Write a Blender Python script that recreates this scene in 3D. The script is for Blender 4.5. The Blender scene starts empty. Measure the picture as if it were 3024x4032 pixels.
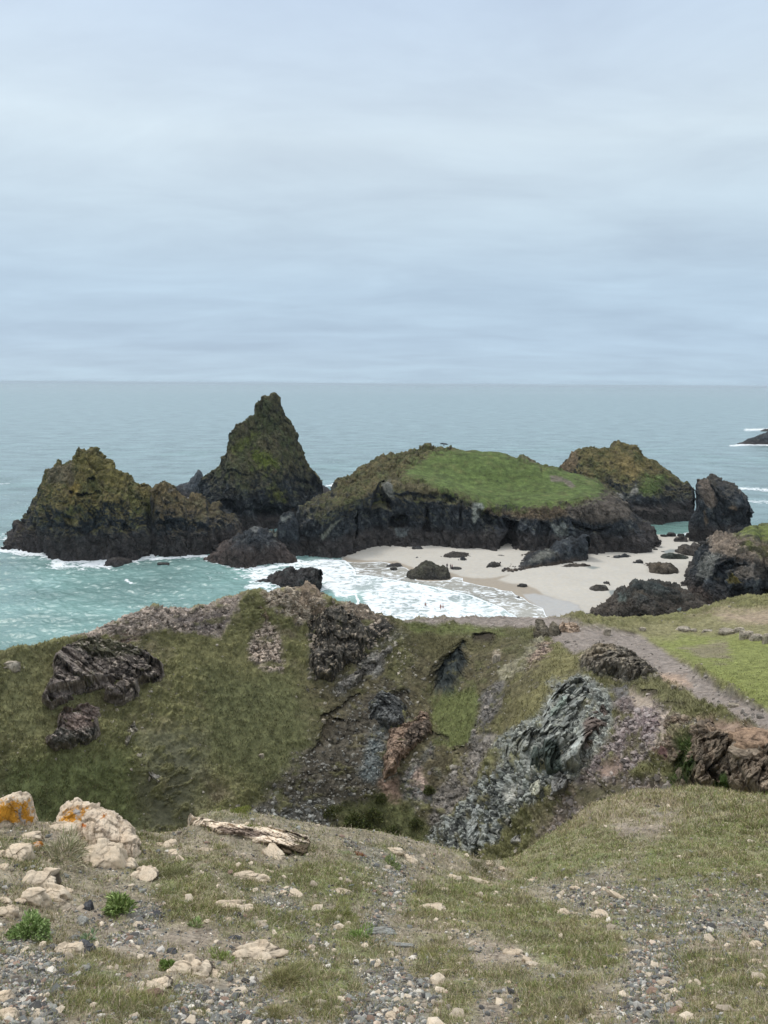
import bpy, math, random
import numpy as np
from mathutils import Matrix, Vector, Euler

rng = np.random.default_rng(7)
random.seed(7)
sc = bpy.context.scene
col = sc.collection

# ------------------------------------------------------------------ camera
H = 60.0
FPX = 2912.0                     # focal length in photo pixels (photo 3024 x 4032)
PITCH = math.radians(9.83)
ROLL = math.radians(0.38)
cam_d = bpy.data.cameras.new("camera")
cam = bpy.data.objects.new("camera", cam_d)
col.objects.link(cam)
sc.camera = cam
cam_d.sensor_fit = 'VERTICAL'
cam_d.sensor_height = 36.0
cam_d.lens = 36.0 * FPX / 4032.0
cam_d.clip_start = 0.1
cam_d.clip_end = 120000.0
Fv = np.array([0, math.cos(PITCH), -math.sin(PITCH)])
R0 = np.array([1.0, 0, 0]); U0 = np.cross(R0, Fv)
Rv = R0 * math.cos(ROLL) + U0 * math.sin(ROLL)
Uv = U0 * math.cos(ROLL) - R0 * math.sin(ROLL)
m = Matrix(((Rv[0], Uv[0], -Fv[0], 0), (Rv[1], Uv[1], -Fv[1], 0), (Rv[2], Uv[2], -Fv[2], H), (0, 0, 0, 1)))
cam.matrix_world = m

# ------------------------------------------------------------------ sky and sun
SUN_EL, SUN_AZ = 52.0, -35.0     # azimuth measured from +Y towards +X
w = bpy.data.worlds.new("World"); sc.world = w; w.use_nodes = True
nt = w.node_tree; nt.nodes.clear()
def nn(t, **k):
    n = nt.nodes.new(t)
    for a, b in k.items(): setattr(n, a, b)
    return n
out = nn('ShaderNodeOutputWorld'); bg = nn('ShaderNodeBackground')
nt.links.new(bg.outputs[0], out.inputs[0])
sky = nn('ShaderNodeTexSky'); sky.sky_type = 'NISHITA'; sky.sun_disc = False
sky.sun_elevation = math.radians(SUN_EL); sky.sun_rotation = math.radians(SUN_AZ)
sky.air_density = 1.0; sky.dust_density = 1.5
tc = nn('ShaderNodeTexCoord')
sep = nn('ShaderNodeSeparateXYZ'); nt.links.new(tc.outputs['Generated'], sep.inputs[0])
def wmath(op, a, b=None, c=None):
    n = nn('ShaderNodeMath', operation=op)
    for i, v in enumerate((a, b, c)):
        if v is None: continue
        if isinstance(v, (int, float)): n.inputs[i].default_value = v
        else: nt.links.new(v, n.inputs[i])
    return n.outputs[0]
zz = wmath('MAXIMUM', sep.outputs[2], 0.0)
zd = wmath('ADD', zz, 0.13)
cx = wmath('DIVIDE', sep.outputs[0], zd); cy = wmath('DIVIDE', sep.outputs[1], zd)
cmb = nn('ShaderNodeCombineXYZ'); nt.links.new(cx, cmb.inputs[0]); nt.links.new(cy, cmb.inputs[1])
mp = nn('ShaderNodeMapping'); nt.links.new(cmb.outputs[0], mp.inputs[0])
mp.inputs['Rotation'].default_value = (0, 0, math.radians(14)); mp.inputs['Scale'].default_value = (0.45, 0.8, 1)
n1 = nn('ShaderNodeTexNoise'); nt.links.new(mp.outputs[0], n1.inputs['Vector'])
n1.inputs['Scale'].default_value = 2.2; n1.inputs['Detail'].default_value = 7; n1.inputs['Roughness'].default_value = 0.6
n1.inputs['Distortion'].default_value = 0.35
n2 = nn('ShaderNodeTexNoise'); nt.links.new(mp.outputs[0], n2.inputs['Vector'])
n2.inputs['Scale'].default_value = 0.42; n2.inputs['Detail'].default_value = 4; n2.inputs['Roughness'].default_value = 0.5
rampz = nn('ShaderNodeValToRGB'); nt.links.new(zz, rampz.inputs[0])
def srgb(r, g, b):
    f = lambda c: (c/255/12.92) if c/255 <= 0.04045 else ((c/255+0.055)/1.055)**2.4
    return np.array([f(r), f(g), f(b)])
els = rampz.color_ramp.elements
stops = [(0.0, srgb(178, 201, 219)), (0.05, srgb(172, 194, 215)), (0.12, srgb(176, 197, 216)), (0.2, srgb(190, 208, 222)),
         (0.29, srgb(201, 216, 227)), (0.42, srgb(192, 209, 228)), (0.6, srgb(205, 215, 228)), (0.9, np.array([1.25, 1.28, 1.32]))]
while len(els) < len(stops): els.new(0.5)
for e, (p, c) in zip(els, stops):
    e.position = p; e.color = (*c, 1)
nsum = wmath('ADD', wmath('MULTIPLY', n1.outputs[0], 0.8), wmath('MULTIPLY', n2.outputs[0], 0.5))
val = wmath('MULTIPLY_ADD', nsum, 0.62, 0.615)      # streaky cloud thickness
mulc = nn('ShaderNodeMix', data_type='RGBA', blend_type='MULTIPLY'); mulc.inputs[0].default_value = 1
nt.links.new(rampz.outputs[0], mulc.inputs[6])
comb = nn('ShaderNodeCombineColor')
for i in range(3): nt.links.new(val if i < 2 else wmath('MULTIPLY_ADD', val, 0.86, 0.14), comb.inputs[i])
nt.links.new(comb.outputs[0], mulc.inputs[7])
sc10 = nn('ShaderNodeVectorMath', operation='SCALE'); nt.links.new(mulc.outputs[2], sc10.inputs[0]); sc10.inputs['Scale'].default_value = 10.0
mixs = nn('ShaderNodeMix', data_type='RGBA'); mixs.inputs[0].default_value = 0.93
nt.links.new(sky.outputs[0], mixs.inputs[6]); nt.links.new(sc10.outputs[0], mixs.inputs[7])
nt.links.new(mixs.outputs[2], bg.inputs[0]); bg.inputs[1].default_value = 0.1
sun_d = bpy.data.lights.new("sun", 'SUN'); sun_d.energy = 1.5; sun_d.angle = math.radians(12); sun_d.color = (1.0, 0.97, 0.92)
sun = bpy.data.objects.new("sun", sun_d); col.objects.link(sun)
sd = Vector((math.sin(math.radians(SUN_AZ))*math.cos(math.radians(SUN_EL)), math.cos(math.radians(SUN_AZ))*math.cos(math.radians(SUN_EL)), math.sin(math.radians(SUN_EL))))
sun.rotation_euler = sd.to_track_quat('Z', 'Y').to_euler()
sc.view_settings.view_transform = 'Standard'; sc.view_settings.look = 'None'
sc.view_settings.exposure = 0.16; sc.view_settings.gamma = 1.0
sc.cycles.max_bounces = 5; sc.cycles.diffuse_bounces = 3; sc.cycles.glossy_bounces = 2

# ------------------------------------------------------------------ projection helpers
def raydir(px, py):
    px = np.asarray(px, float)[..., None]; py = np.asarray(py, float)[..., None]
    return Fv*FPX + Rv*(px-1512.0) - Uv*(py-2016.0)
def at_r(px, py, r):
    d = raydir(px, py); h = np.hypot(d[..., 0], d[..., 1])
    s = (np.asarray(r, float)/h)[..., None]
    return d*s + np.array([0, 0, H])
def at_z(px, py, z):
    d = raydir(px, py)
    s = ((np.asarray(z, float)-H)/d[..., 2])[..., None]
    return d*s + np.array([0, 0, H])
def r_at_z(px, py, z):
    p = at_z(px, py, z); return np.hypot(p[..., 0], p[..., 1])
def project(P):
    q = P - np.array([0, 0, H])
    f = q@Fv
    f = np.where(f < 0.05, 0.05, f)
    return 1512 + (q@Rv)/f*FPX, 2016 - (q@Uv)/f*FPX
def py_for(px, r, z):
    px = np.asarray(px, float); r = np.asarray(r, float)*np.ones_like(px); z = np.asarray(z, float)*np.ones_like(px)
    lo = np.full(px.shape, -2000.0); hi = np.full(px.shape, 14000.0)
    for _ in range(40):
        mi = (lo+hi)/2; p = at_r(px, mi, r)
        up = p[..., 2] > z
        lo = np.where(up, mi, lo); hi = np.where(up, hi, mi)
    return (lo+hi)/2
def pl(pts, x):
    a = np.array(pts, float); return np.interp(x, a[:, 0], a[:, 1])

# ------------------------------------------------------------------ noise
PERM = rng.permutation(256).astype(np.int32)
GR = rng.normal(size=(256, 3)); GR /= np.linalg.norm(GR, axis=1)[:, None]; GR = GR.astype(np.float32)
RND = rng.random((256, 3)).astype(np.float32)
TLT = rng.normal(size=(256, 3)).astype(np.float32)
def hsh(i, j, k, seed=0):
    return PERM[(PERM[(PERM[(i+seed) & 255]+j) & 255]+k) & 255]
def pn(p, seed=0):
    p = p.astype(np.float32); i = np.floor(p).astype(np.int32); f = p-i
    u = f*f*f*(f*(f*6-15)+10)
    res = 0
    for dx in (0, 1):
        wx = u[:, 0] if dx else 1-u[:, 0]
        for dy in (0, 1):
            wy = u[:, 1] if dy else 1-u[:, 1]
            for dz in (0, 1):
                wz = u[:, 2] if dz else 1-u[:, 2]
                g = GR[hsh(i[:, 0]+dx, i[:, 1]+dy, i[:, 2]+dz, seed)]
                res = res + wx*wy*wz*(g[:, 0]*(f[:, 0]-dx)+g[:, 1]*(f[:, 1]-dy)+g[:, 2]*(f[:, 2]-dz))
    return res*1.6
def fbm(P, size, octs=4, seed=0, rough=0.5, ridged=False, aniso=(1, 1, 1)):
    sh = P.shape[:-1]; q = (P.reshape(-1, 3)/size)*np.array(aniso)+17.3*seed
    s = 0; a = 1; t = 0
    for o in range(octs):
        n = pn(q, seed+o*7)
        if ridged: n = 1-2*np.abs(n)
        s = s+a*n; t += a; a *= rough; q = q*2.03+5.1
    return (s/t).reshape(sh)
def cells(P, size, seed=0, aniso=(1, 1, 1), rot=None):
    """returns per-point: cell random, tilt height, crack closeness, second random"""
    sh = P.shape[:-1]; q = P.reshape(-1, 3)
    if rot is not None: q = q@rot.T
    q = (q/size*np.array(aniso)+31.7*seed).astype(np.float32)
    b = np.floor(q-0.5).astype(np.int32)
    n = len(q); F1 = np.full(n, 9., np.float32); F2 = np.full(n, 9., np.float32); hid = np.zeros(n, np.int32); dv = np.zeros((n, 3), np.float32)
    for dx in (0, 1):
        for dy in (0, 1):
            for dz in (0, 1):
                c = b+np.array([dx, dy, dz], np.int32)
                h = hsh(c[:, 0], c[:, 1], c[:, 2], seed)
                v = q-(c+0.5+(RND[h]-0.5)*0.8)
                d = np.sqrt((v*v).sum(1))
                nw = d < F1
                F2 = np.where(nw, F1, np.minimum(F2, d)); F1 = np.where(nw, d, F1)
                hid = np.where(nw, h, hid); dv = np.where(nw[:, None], v, dv)
    rn = RND[hid, 0]; til = (TLT[hid]*dv).sum(1); ck = np.exp(-(F2-F1)/0.045); r2 = RND[(hid*7+3) & 255, 1]
    return [x.reshape(sh) for x in (rn, til, ck, r2)]
def rotm(ax, ay, az):
    return np.array(Euler((math.radians(ax), math.radians(ay), math.radians(az))).to_matrix())
def blocks(P, size, seed=0, aniso=(1, 1, 1), rot=None, crack=0.5):
    rn, til, ck, r2 = cells(P+size*0.16*np.stack([fbm(P, size*1.3, 2, seed+3), fbm(P, size*1.3, 2, seed+4), fbm(P, size*1.3, 2, seed+5)], -1), size, seed, aniso, rot)
    return (rn-0.5)+til*0.45-ck*crack, ck, r2
def bedding(P, d, sp, seed, warp=.5):
    """tilted rock beds with sharp broken edges"""
    d = np.array(d, float); d /= np.linalg.norm(d)
    t = (P@d)/sp+warp*fbm(P, sp*4, 3, seed)*2+.35*fbm(P, sp*.9, 3, seed+2)
    f = np.floor(t); h = RND[f.astype(int) & 255, (seed % 3)]
    u = t-f
    return (h-.5)*.9+(u-.5)*.8*(RND[(f.astype(int)*5+1) & 255, 0])
def sstep(a, b, x):
    t = np.clip((x-a)/(b-a), 0, 1); return t*t*(3-2*t)
def mix(a, b, t):
    return a*(1-t[..., None])+np.asarray(b)*t[..., None]
def sdist(poly, x, y):
    """signed distance in photo pixels, positive inside"""
    a = np.array(poly, float); sh = np.shape(x); x = np.ravel(x); y = np.ravel(y)
    out_ = np.full(x.shape, -1e4)
    bx0, by0 = a.min(0)-120; bx1, by1 = a.max(0)+120
    s_ = (x > bx0) & (x < bx1) & (y > by0) & (y < by1)
    xs, ys = x[s_], y[s_]
    best = np.full(xs.shape, 1e9); ins = np.zeros(xs.shape, bool)
    for k in range(len(a)):
        x0, y0 = a[k]; x1, y1 = a[(k+1) % len(a)]
        ex, ey = x1-x0, y1-y0; L = ex*ex+ey*ey+1e-9
        t = np.clip(((xs-x0)*ex+(ys-y0)*ey)/L, 0, 1)
        best = np.minimum(best, (xs-x0-t*ex)**2+(ys-y0-t*ey)**2)
        cr = ((y0 > ys) != (y1 > ys)) & (xs < ex*(ys-y0)/(ey+1e-12)+x0)
        ins ^= cr
    out_[s_] = np.where(ins, 1, -1)*np.sqrt(best)
    return out_.reshape(sh)

# ------------------------------------------------------------------ mesh helpers
def mk_mesh(name, V, F, C=None, extra=None, smooth=True):
    V = np.asarray(V, np.float32).reshape(-1, 3); F = np.asarray(F, np.int32); k = F.shape[1]
    me = bpy.data.meshes.new(name)
    me.vertices.add(len(V)); me.vertices.foreach_set('co', V.ravel())
    me.loops.add(F.size); me.loops.foreach_set('vertex_index', F.ravel())
    me.polygons.add(len(F)); me.polygons.foreach_set('loop_start', np.arange(0, F.size, k, dtype=np.int32))
    me.polygons.foreach_set('loop_total', np.full(len(F), k, np.int32))
    me.polygons.foreach_set('use_smooth', np.full(len(F), smooth))
    if C is not None:
        C = np.asarray(C, np.float32).reshape(-1, 3)
        a = me.attributes.new('Col', 'FLOAT_COLOR', 'POINT')
        a.data.foreach_set('color', np.concatenate([np.clip(C, 0.003, 1), np.ones((len(C), 1), np.float32)], 1).astype(np.float32).ravel())
    for kk, v in (extra or {}).items():
        a = me.attributes.new(kk, 'FLOAT', 'POINT'); a.data.foreach_set('value', np.asarray(v, np.float32).ravel())
    me.update(calc_edges=True); me.validate()
    return me
def grid_faces(nr, nc, keep=None, flip=False):
    i = np.arange(nr*nc).reshape(nr, nc)
    q = np.stack([i[:-1, :-1], i[:-1, 1:], i[1:, 1:], i[1:, :-1]], -1).reshape(-1, 4)
    if keep is not None:
        kp = (keep[:-1, :-1] & keep[:-1, 1:] & keep[1:, 1:] & keep[1:, :-1]).ravel(); q = q[kp]
    return q[:, ::-1] if flip else q
def compact(V, F, C, ex=None):
    u, inv = np.unique(F, return_inverse=True)
    return V.reshape(-1, 3)[u], inv.reshape(F.shape), C.reshape(-1, 3)[u]
def normals(P):
    dr = np.gradient(P, axis=0); dc = np.gradient(P, axis=1)
    n = np.cross(dc, dr); l = np.linalg.norm(n, axis=-1, keepdims=True); n = n/np.maximum(l, 1e-9)
    return n
def blur(A, k=3, it=1):
    for _ in range(it):
        B = np.pad(A, [(k, k), (k, k)]+[(0, 0)]*(A.ndim-2), mode='edge')
        A = sum(B[k+i:B.shape[0]-k+i, k:B.shape[1]-k] for i in (-k, -k//2, 0, k//2, k))/5
        B = np.pad(A, [(k, k), (k, k)]+[(0, 0)]*(A.ndim-2), mode='edge')
        A = sum(B[k:B.shape[0]-k, k+i:B.shape[1]-k+i] for i in (-k, -k//2, 0, k//2, k))/5
    return A
def link(name, me, mat, label=None, cat=None, group=None, kind=None, parent=None, recenter=True):
    o = bpy.data.objects.new(name, me); col.objects.link(o)
    if mat and not me.materials: me.materials.append(mat)
    if recenter and parent is None and kind is None:
        n = len(me.vertices); V = np.empty(n*3, np.float32); me.vertices.foreach_get('co', V); V = V.reshape(-1, 3)
        c = np.array([V[:, 0].mean(), V[:, 1].mean(), V[:, 2].min()]); me.vertices.foreach_set('co', (V-c).astype(np.float32).ravel()); me.update()
        o.location = c
    if label: o['label'] = label
    if cat: o['category'] = cat
    if group: o['group'] = group
    if kind: o['kind'] = kind
    if parent: o.parent = parent
    return o

# ------------------------------------------------------------------ materials
def attr_mat(name, rough=0.9, ns=1.0, var=0.5, fine=0.5, bump=0.3, bdist=0.1, spec=0.2, fs=6.0, tint=(1.05, 1.0, 0.92)):
    mt = bpy.data.materials.new(name); mt.use_nodes = True; t = mt.node_tree; b = t.nodes['Principled BSDF']
    N = lambda ty, **k: [setattr(n_, a, v) for n_ in [t.nodes.new(ty)] for a, v in k.items()] and t.nodes[-1] or t.nodes[-1]
    L = t.links.new
    at = N('ShaderNodeAttribute'); at.attribute_name = 'Col'
    co = N('ShaderNodeTexCoord')
    a = N('ShaderNodeTexNoise'); L(co.outputs['Object'], a.inputs['Vector']); a.inputs['Scale'].default_value = ns; a.inputs['Detail'].default_value = 8; a.inputs['Roughness'].default_value = 0.62
    f = N('ShaderNodeTexNoise'); L(co.outputs['Object'], f.inputs['Vector']); f.inputs['Scale'].default_value = ns*fs; f.inputs['Detail'].default_value = 6; f.inputs['Roughness'].default_value = 0.7
    def mr(s, lo, hi):
        n = N('ShaderNodeMapRange'); L(s, n.inputs[0]); n.inputs[1].default_value = 0.3; n.inputs[2].default_value = 0.7; n.inputs[3].default_value = lo; n.inputs[4].default_value = hi; return n.outputs[0]
    mu = N('ShaderNodeMath', operation='MULTIPLY'); L(mr(a.outputs[0], 1-var, 1+var), mu.inputs[0]); L(mr(f.outputs[0], 1-fine, 1+fine), mu.inputs[1])
    v = N('ShaderNodeVectorMath', operation='SCALE'); L(at.outputs['Color'], v.inputs[0]); L(mu.outputs[0], v.inputs['Scale'])
    hs = N('ShaderNodeMix', data_type='RGBA', blend_type='MULTIPLY'); L(v.outputs[0], hs.inputs[6]); hs.inputs[7].default_value = (*tint, 1)
    sepc = N('ShaderNodeSeparateColor'); L(a.outputs[1], sepc.inputs[0]); L(mr(sepc.outputs[1], 0, 1), hs.inputs[0])
    L(hs.outputs[2], b.inputs['Base Color'])
    b.inputs['Roughness'].default_value = rough; b.inputs['Specular IOR Level'].default_value = spec
    bp = N('ShaderNodeBump'); bp.inputs['Strength'].default_value = bump; bp.inputs['Distance'].default_value = bdist; L(f.outputs[0], bp.inputs['Height']); L(bp.outputs[0], b.inputs['Normal'])
    return mt
M_rock = attr_mat('weathered_rock', 0.85, 0.35, 0.5, 0.5, 0.9, 0.5)
M_terr = attr_mat('hillside', 0.95, 2.2, 0.35, 0.45, 0.6, 0.04, 0.1, fs=9.0)
M_stone = attr_mat('pale_stone', 0.85, 5.0, 0.16, 0.12, 0.6, 0.01, 0.2, tint=(1.0, 0.93, 0.86))
M_leaf = attr_mat('leaf', 0.7, 2.0, 0.2, 0.2, 0.0, 0.01, 0.2)
M_peb = attr_mat('pebble', 0.8, 20.0, 0.2, 0.15, 0.2, 0.003, 0.2)
M_peb.node_tree.nodes['Principled BSDF'].inputs['Base Color']

ROCKDARK = np.array([.031, .037, .044]); TIDE = np.array([.064, .057, .055]); LICHEN = np.array([.135, .118, .050]); GRASS = np.array([.085, .165, .030])
OLIVE = np.array([.088, .095, .030]); TAN = np.array([.16, .125, .08]); PALEGREY = np.array([.17, .19, .185])
# ------------------------------------------------------------------ generic sheets
def pchip_rows(knots, counts):
    """knots: list of (ncol,3) arrays; counts: rows per segment -> (rows,ncol,3)"""
    K = np.stack(knots); d = np.diff(K, axis=0)
    seg = np.linalg.norm(d, axis=-1, keepdims=True)+1e-6
    sl = d/seg
    T = np.zeros_like(K)
    w1 = seg[1:]; w0 = seg[:-1]
    T[1:-1] = (sl[:-1]*w1+sl[1:]*w0)/(w0+w1)
    same = (sl[:-1]*sl[1:]) > 0
    lim = 3*np.minimum(np.abs(sl[:-1]), np.abs(sl[1:]))
    T[1:-1] = np.where(same, np.sign(T[1:-1])*np.minimum(np.abs(T[1:-1]), lim), 0)
    T[0] = sl[0]; T[-1] = sl[-1]
    rows = []
    for k, n in enumerate(counts):
        last = k == len(counts)-1
        for u in np.linspace(0, 1, n, endpoint=last):
            h = seg[k]
            rows.append((2*u**3-3*u**2+1)*K[k]+(u**3-2*u**2+u)*h*T[k]+(-2*u**3+3*u**2)*K[k+1]+(u**3-u**2)*h*T[k+1])
    return np.stack(rows)

# ------------------------------------------------------------------ terrain (headland)
DX = 3.0
PX = np.concatenate([np.arange(-2420, -420, 20.0), np.arange(-420, 3447, DX), np.arange(3463, 5700, 20.0)])
TR = lambda *a: pl(a, PX)
crest_py = TR((-400, 3200), (0, 3228), (150, 3235), (300, 3262), (530, 3282), (600, 3286), (700, 3272), (745, 3255), (800, 3212), (900, 3196), (1000, 3204), (1100, 3218), (1200, 3238), (1300, 3257), (1400, 3267), (1500, 3277), (1600, 3303), (1700, 3325), (1800, 3355), (1850, 3375), (1930, 3402), (1990, 3404), (2050, 3388), (2100, 3352), (2150, 3322), (2250, 3277), (2325, 3232), (2400, 3197), (2508, 3166), (2625, 3157), (2743, 3143), (2821, 3150), (2939, 3178), (3024, 3188), (3200, 3230), (3450, 3330))
crest_py += 4*fbm(np.stack([PX/90., PX*0, PX*0], -1), 1, 3, 2)
crest_r = TR((-400, 10.5), (0, 11), (1000, 11.6), (1500, 12.2), (1850, 14), (1950, 16), (2100, 19), (2400, 23), (2750, 25), (3024, 24), (3450, 22))
q_r = TR((-400, 9), (0, 9.3), (1500, 9.9), (1950, 11.3), (2400, 13.3), (2750, 14.3), (3024, 14), (3450, 13.5))
ridge_py = TR((-420, 2610), (0, 2572), (150, 2550), (280, 2525), (380, 2490), (500, 2432), (600, 2397), (650, 2402), (750, 2403), (850, 2377), (970, 2337), (1010, 2332), (1060, 2342), (1150, 2332), (1200, 2335), (1255, 2350), (1300, 2372), (1375, 2384), (1440, 2400), (1470, 2420), (1550, 2438), (1585, 2448), (1650, 2441), (1775, 2436), (1900, 2433), (2050, 2432), (2125, 2434), (2200, 2443), (2280, 2452), (2370, 2463), (2494, 2472), (2594, 2469), (2694, 2463), (2744, 2451), (2794, 2430), (2844, 2418), (2894, 2416), (2974, 2423), (3024, 2426), (3200, 2432), (3450, 2450))
ridge_r = TR((-400, 66), (0, 70), (400, 78), (800, 84), (1200, 88), (1585, 88), (1900, 91), (2200, 95), (2500, 105), (2700, 112), (3024, 128), (3450, 135))
A_r = TR((-400, 53), (0, 54), (400, 57), (800, 58), (1200, 60), (1500, 60), (1700, 56), (1900, 50), (2100, 46), (2300, 44), (2500, 42), (2750, 40), (3024, 37), (3450, 35))
B_py = TR((-400, 3000), (1500, 3000), (1700, 3020), (1900, 3050), (2100, 3050), (2300, 3000), (2500, 2960), (2750, 2900), (3024, 2890), (3450, 2950))
B_r = TR((-400, 57), (0, 58.5), (400, 62), (800, 64.5), (1200, 67), (1500, 67), (1700, 66), (1900, 60), (2100, 52), (2300, 49), (2500, 47), (2750, 44.5), (3024, 42), (3450, 40))
C_py = TR((-400, 2770), (0, 2760), (400, 2740), (800, 2700), (1200, 2700), (1500, 2750), (1900, 2780), (2100, 2700), (2300, 2660), (2500, 2640), (2750, 2640), (3024, 2700), (3450, 2800))
C_r = TR((-400, 61), (0, 64), (400, 69), (800, 74), (1200, 77), (1500, 76), (1700, 77), (1900, 70), (2100, 66), (2300, 63), (2500, 63), (2750, 60), (3024, 52), (3450, 48))
D_py = TR((-400, 2660), (0, 2640), (400, 2580), (800, 2520), (1200, 2480), (1500, 2560), (1900, 2560), (2100, 2540), (2300, 2540), (2500, 2545), (2750, 2545), (3024, 2560), (3450, 2600))
D_r = TR((-400, 63.5), (0, 67.3), (400, 75), (800, 80), (1200, 84.5), (1500, 83), (1700, 84), (1900, 82), (2100, 80), (2300, 78), (2500, 80), (2750, 82), (3024, 76), (3450, 72))
zc = at_r(PX, crest_py, crest_r)[:, 2]; zr = at_r(PX, ridge_py, ridge_r)[:, 2]
def hid(r, z): return at_r(PX, py_for(PX, r, z), r)
one = np.ones_like(PX)
knots = [hid(1.0, 58.35), at_r(PX, 4120*one, 4.15*one), at_r(PX, 3640*one, TR((-400, 7.5), (1500, 7.5), (2200, 8.4), (3450, 8.4))),
         at_r(PX, crest_py+0.42*(3640-crest_py), q_r), at_r(PX, crest_py, crest_r), hid(crest_r+2.0, zc-2.2), hid(crest_r+9, zc-9.5),
         at_r(PX, crest_py+55, A_r), at_r(PX, B_py, B_r), at_r(PX, C_py, C_r), at_r(PX, D_py, D_r), at_r(PX, ridge_py, ridge_r),
         hid(ridge_r+3, zr-2.5), hid(ridge_r+14, zr-14), hid(ridge_r+42, -3), hid(ridge_r+60, -6)]
counts = [14, 165, 130, 130, 12, 16, 24, 150, 120, 80, 90, 10, 14, 20, 6]
S = pchip_rows(knots, counts)
rs = np.cumsum([0]+counts)          # row index of each knot
FG0, FG1, MD0, MD1 = rs[1], rs[4], rs[7], rs[11]
_, Spy = project(S.reshape(-1, 3)); Spy = Spy.reshape(S.shape[:2])
def terr_at(px, py, part):
    """smooth terrain point seen at a photo pixel; px, py arrays"""
    a, b = (FG0, FG1) if part == 'fg' else (MD0, MD1)
    px = np.asarray(px, float); py = np.asarray(py, float); sh = px.shape; px = px.ravel(); py = py.ravel()
    c0 = np.clip(np.searchsorted(PX, px, side='right')-1, 0, len(PX)-1)
    Rr = np.hypot(S[a:b+1, :, 0], S[a:b+1, :, 1]); Y = Spy[a:b+1]
    out_ = np.empty(len(px))
    for c in np.unique(c0):
        s_ = c0 == c
        out_[s_] = np.interp(-py[s_], -Y[:, c], Rr[:, c])
    return at_r(px, py, out_).reshape(sh+(3,))

# zones: polygon, colour, softness px, edge noise px, block size m, block amp m, speckle colour, speckle fraction, speckle size
PINK = (.34, .285, .24); DKROCK = (.075, .07, .066); GREYG = (.175, .165, .158); SCREE = (.065, .068, .068)
Z = []
def zone(poly, c, soft=14, en=30, bs=0, ba=0, sp=None, spf=0, sps=.4, aniso=(1, 1, 1)): Z.append((poly, c, soft, en, bs, ba, sp, spf, sps, aniso))
# grass tone patches
zone([(0, 2600), (420, 2560), (500, 2700), (300, 2900), (0, 2950)], (.115, .118, .055), 60, 60)
zone([(600, 2500), (900, 2480), (1250, 2700), (1200, 2800), (800, 2640)], (.115, .115, .052), 50, 60)
zone([(800, 2640), (1150, 2660), (1330, 2900), (1100, 3150), (800, 3000)], (.085, .092, .042), 60, 70)
zone([(0, 3000), (500, 2950), (560, 3260), (0, 3300)], (.105, .122, .05), 60, 60)
zone([(560, 2900), (800, 2900), (760, 3300), (560, 3300)], (.115, .115, .075), 50, 60)
zone([(1580, 2455), (2100, 2450), (2160, 2560), (1950, 2800), (1700, 2820), (1560, 2650)], (.082, .085, .040), 20, 30)
zone([(1600, 2455), (1960, 2460), (1990, 2500), (1900, 2520), (1650, 2510)], (.10, .125, .042), 14, 24)
zone([(2100, 2560), (2300, 2560), (2230, 2740), (2030, 2900), (1960, 2900), (2000, 2740)], (.13, .125, .058), 16, 24)
zone([(2130, 3330), (2200, 3100), (2450, 3040), (2650, 3100), (2660, 3180), (2330, 3240), (2140, 3360)], (.20, .165, .14), 24, 40, .6, .12, (.33, .29, .27), .12, .3)
zone([(2250, 3100), (2450, 3080), (2480, 3130), (2300, 3200)], (.12, .11, .07), 20, 40)
zone([(1200, 2700), (1500, 2480), (2000, 2500), (2100, 2640), (1950, 2900), (1750, 3300), (1300, 3300), (1250, 2900)], (.092, .082, .050), 60, 90, .8, .12, (.3, .28, .24), .03, .3)
# bare ground and rock
zone([(270, 2520), (380, 2480), (500, 2420), (600, 2385), (850, 2365), (960, 2340), (900, 2420), (890, 2480), (870, 2515), (700, 2492), (640, 2478), (560, 2500), (500, 2515), (420, 2500), (330, 2530)], (.27, .23, .205), 8, 22, .9, .35, (.42, .35, .30), .35, .5)
zone([(430, 2500), (560, 2480), (550, 2520), (500, 2545), (440, 2530)], (.17, .125, .105), 6, 16, 1.2, .7, (.38, .32, .27), .4, .5)
zone([(700, 2440), (890, 2430), (880, 2490), (760, 2490)], (.12, .10, .095), 8, 20, 1.0, .5, (.30, .26, .24), .3, .4)
zone([(975, 2600), (975, 2540), (1040, 2460), (1090, 2470), (1112, 2600), (1112, 2640), (1020, 2635)], (.10, .085, .07), 8, 22, .9, .5, (.52, .43, .36), .6, .42)
zone([(1030, 2345), (1150, 2325), (1260, 2350), (1290, 2385), (1180, 2450), (1100, 2425), (1050, 2385)], (.24, .195, .15), 8, 20, 1.4, .9, (.42, .36, .29), .45, .7)
zone([(1225, 2430), (1310, 2372), (1460, 2405), (1545, 2480), (1540, 2510), (1440, 2600), (1350, 2625), (1300, 2700), (1235, 2680), (1205, 2560)], (.060, .057, .052), 8, 24, 2.2, 1.5, (.44, .37, .30), .16, .38)
zone([(1300, 2372), (1440, 2395), (1500, 2440), (1420, 2460), (1300, 2440)], (.22, .18, .145), 8, 22, 1.3, .9, (.45, .38, .31), .35, .6)
zone([(1290, 2720), (1440, 2610), (1560, 2490), (1610, 2500), (1500, 2650), (1350, 2740)], (.15, .145, .13), 8, 20, .9, .3, (.3, .29, .27), .3, .4)
zone([(1480, 2560), (1590, 2480), (1630, 2600), (1560, 2700)], (.085, .085, .04), 14, 24, .8, .2, (.50, .46, .38), .10, .32)
zone([(1290, 2880), (1380, 2760), (1500, 2700), (1610, 2720), (1610, 2900), (1560, 3100), (1420, 3210), (1230, 3290), (1040, 3290), (1000, 3200), (1120, 3040), (1230, 2950)], (.078, .070, .056), 26, 44, 1.0, .4, (.26, .255, .235), .08, .34)
zone([(1040, 3180), (1300, 3160), (1320, 3300), (980, 3310)], (.09, .087, .078), 24, 40, .7, .2, (.36, .365, .35), .12, .34)
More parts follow.
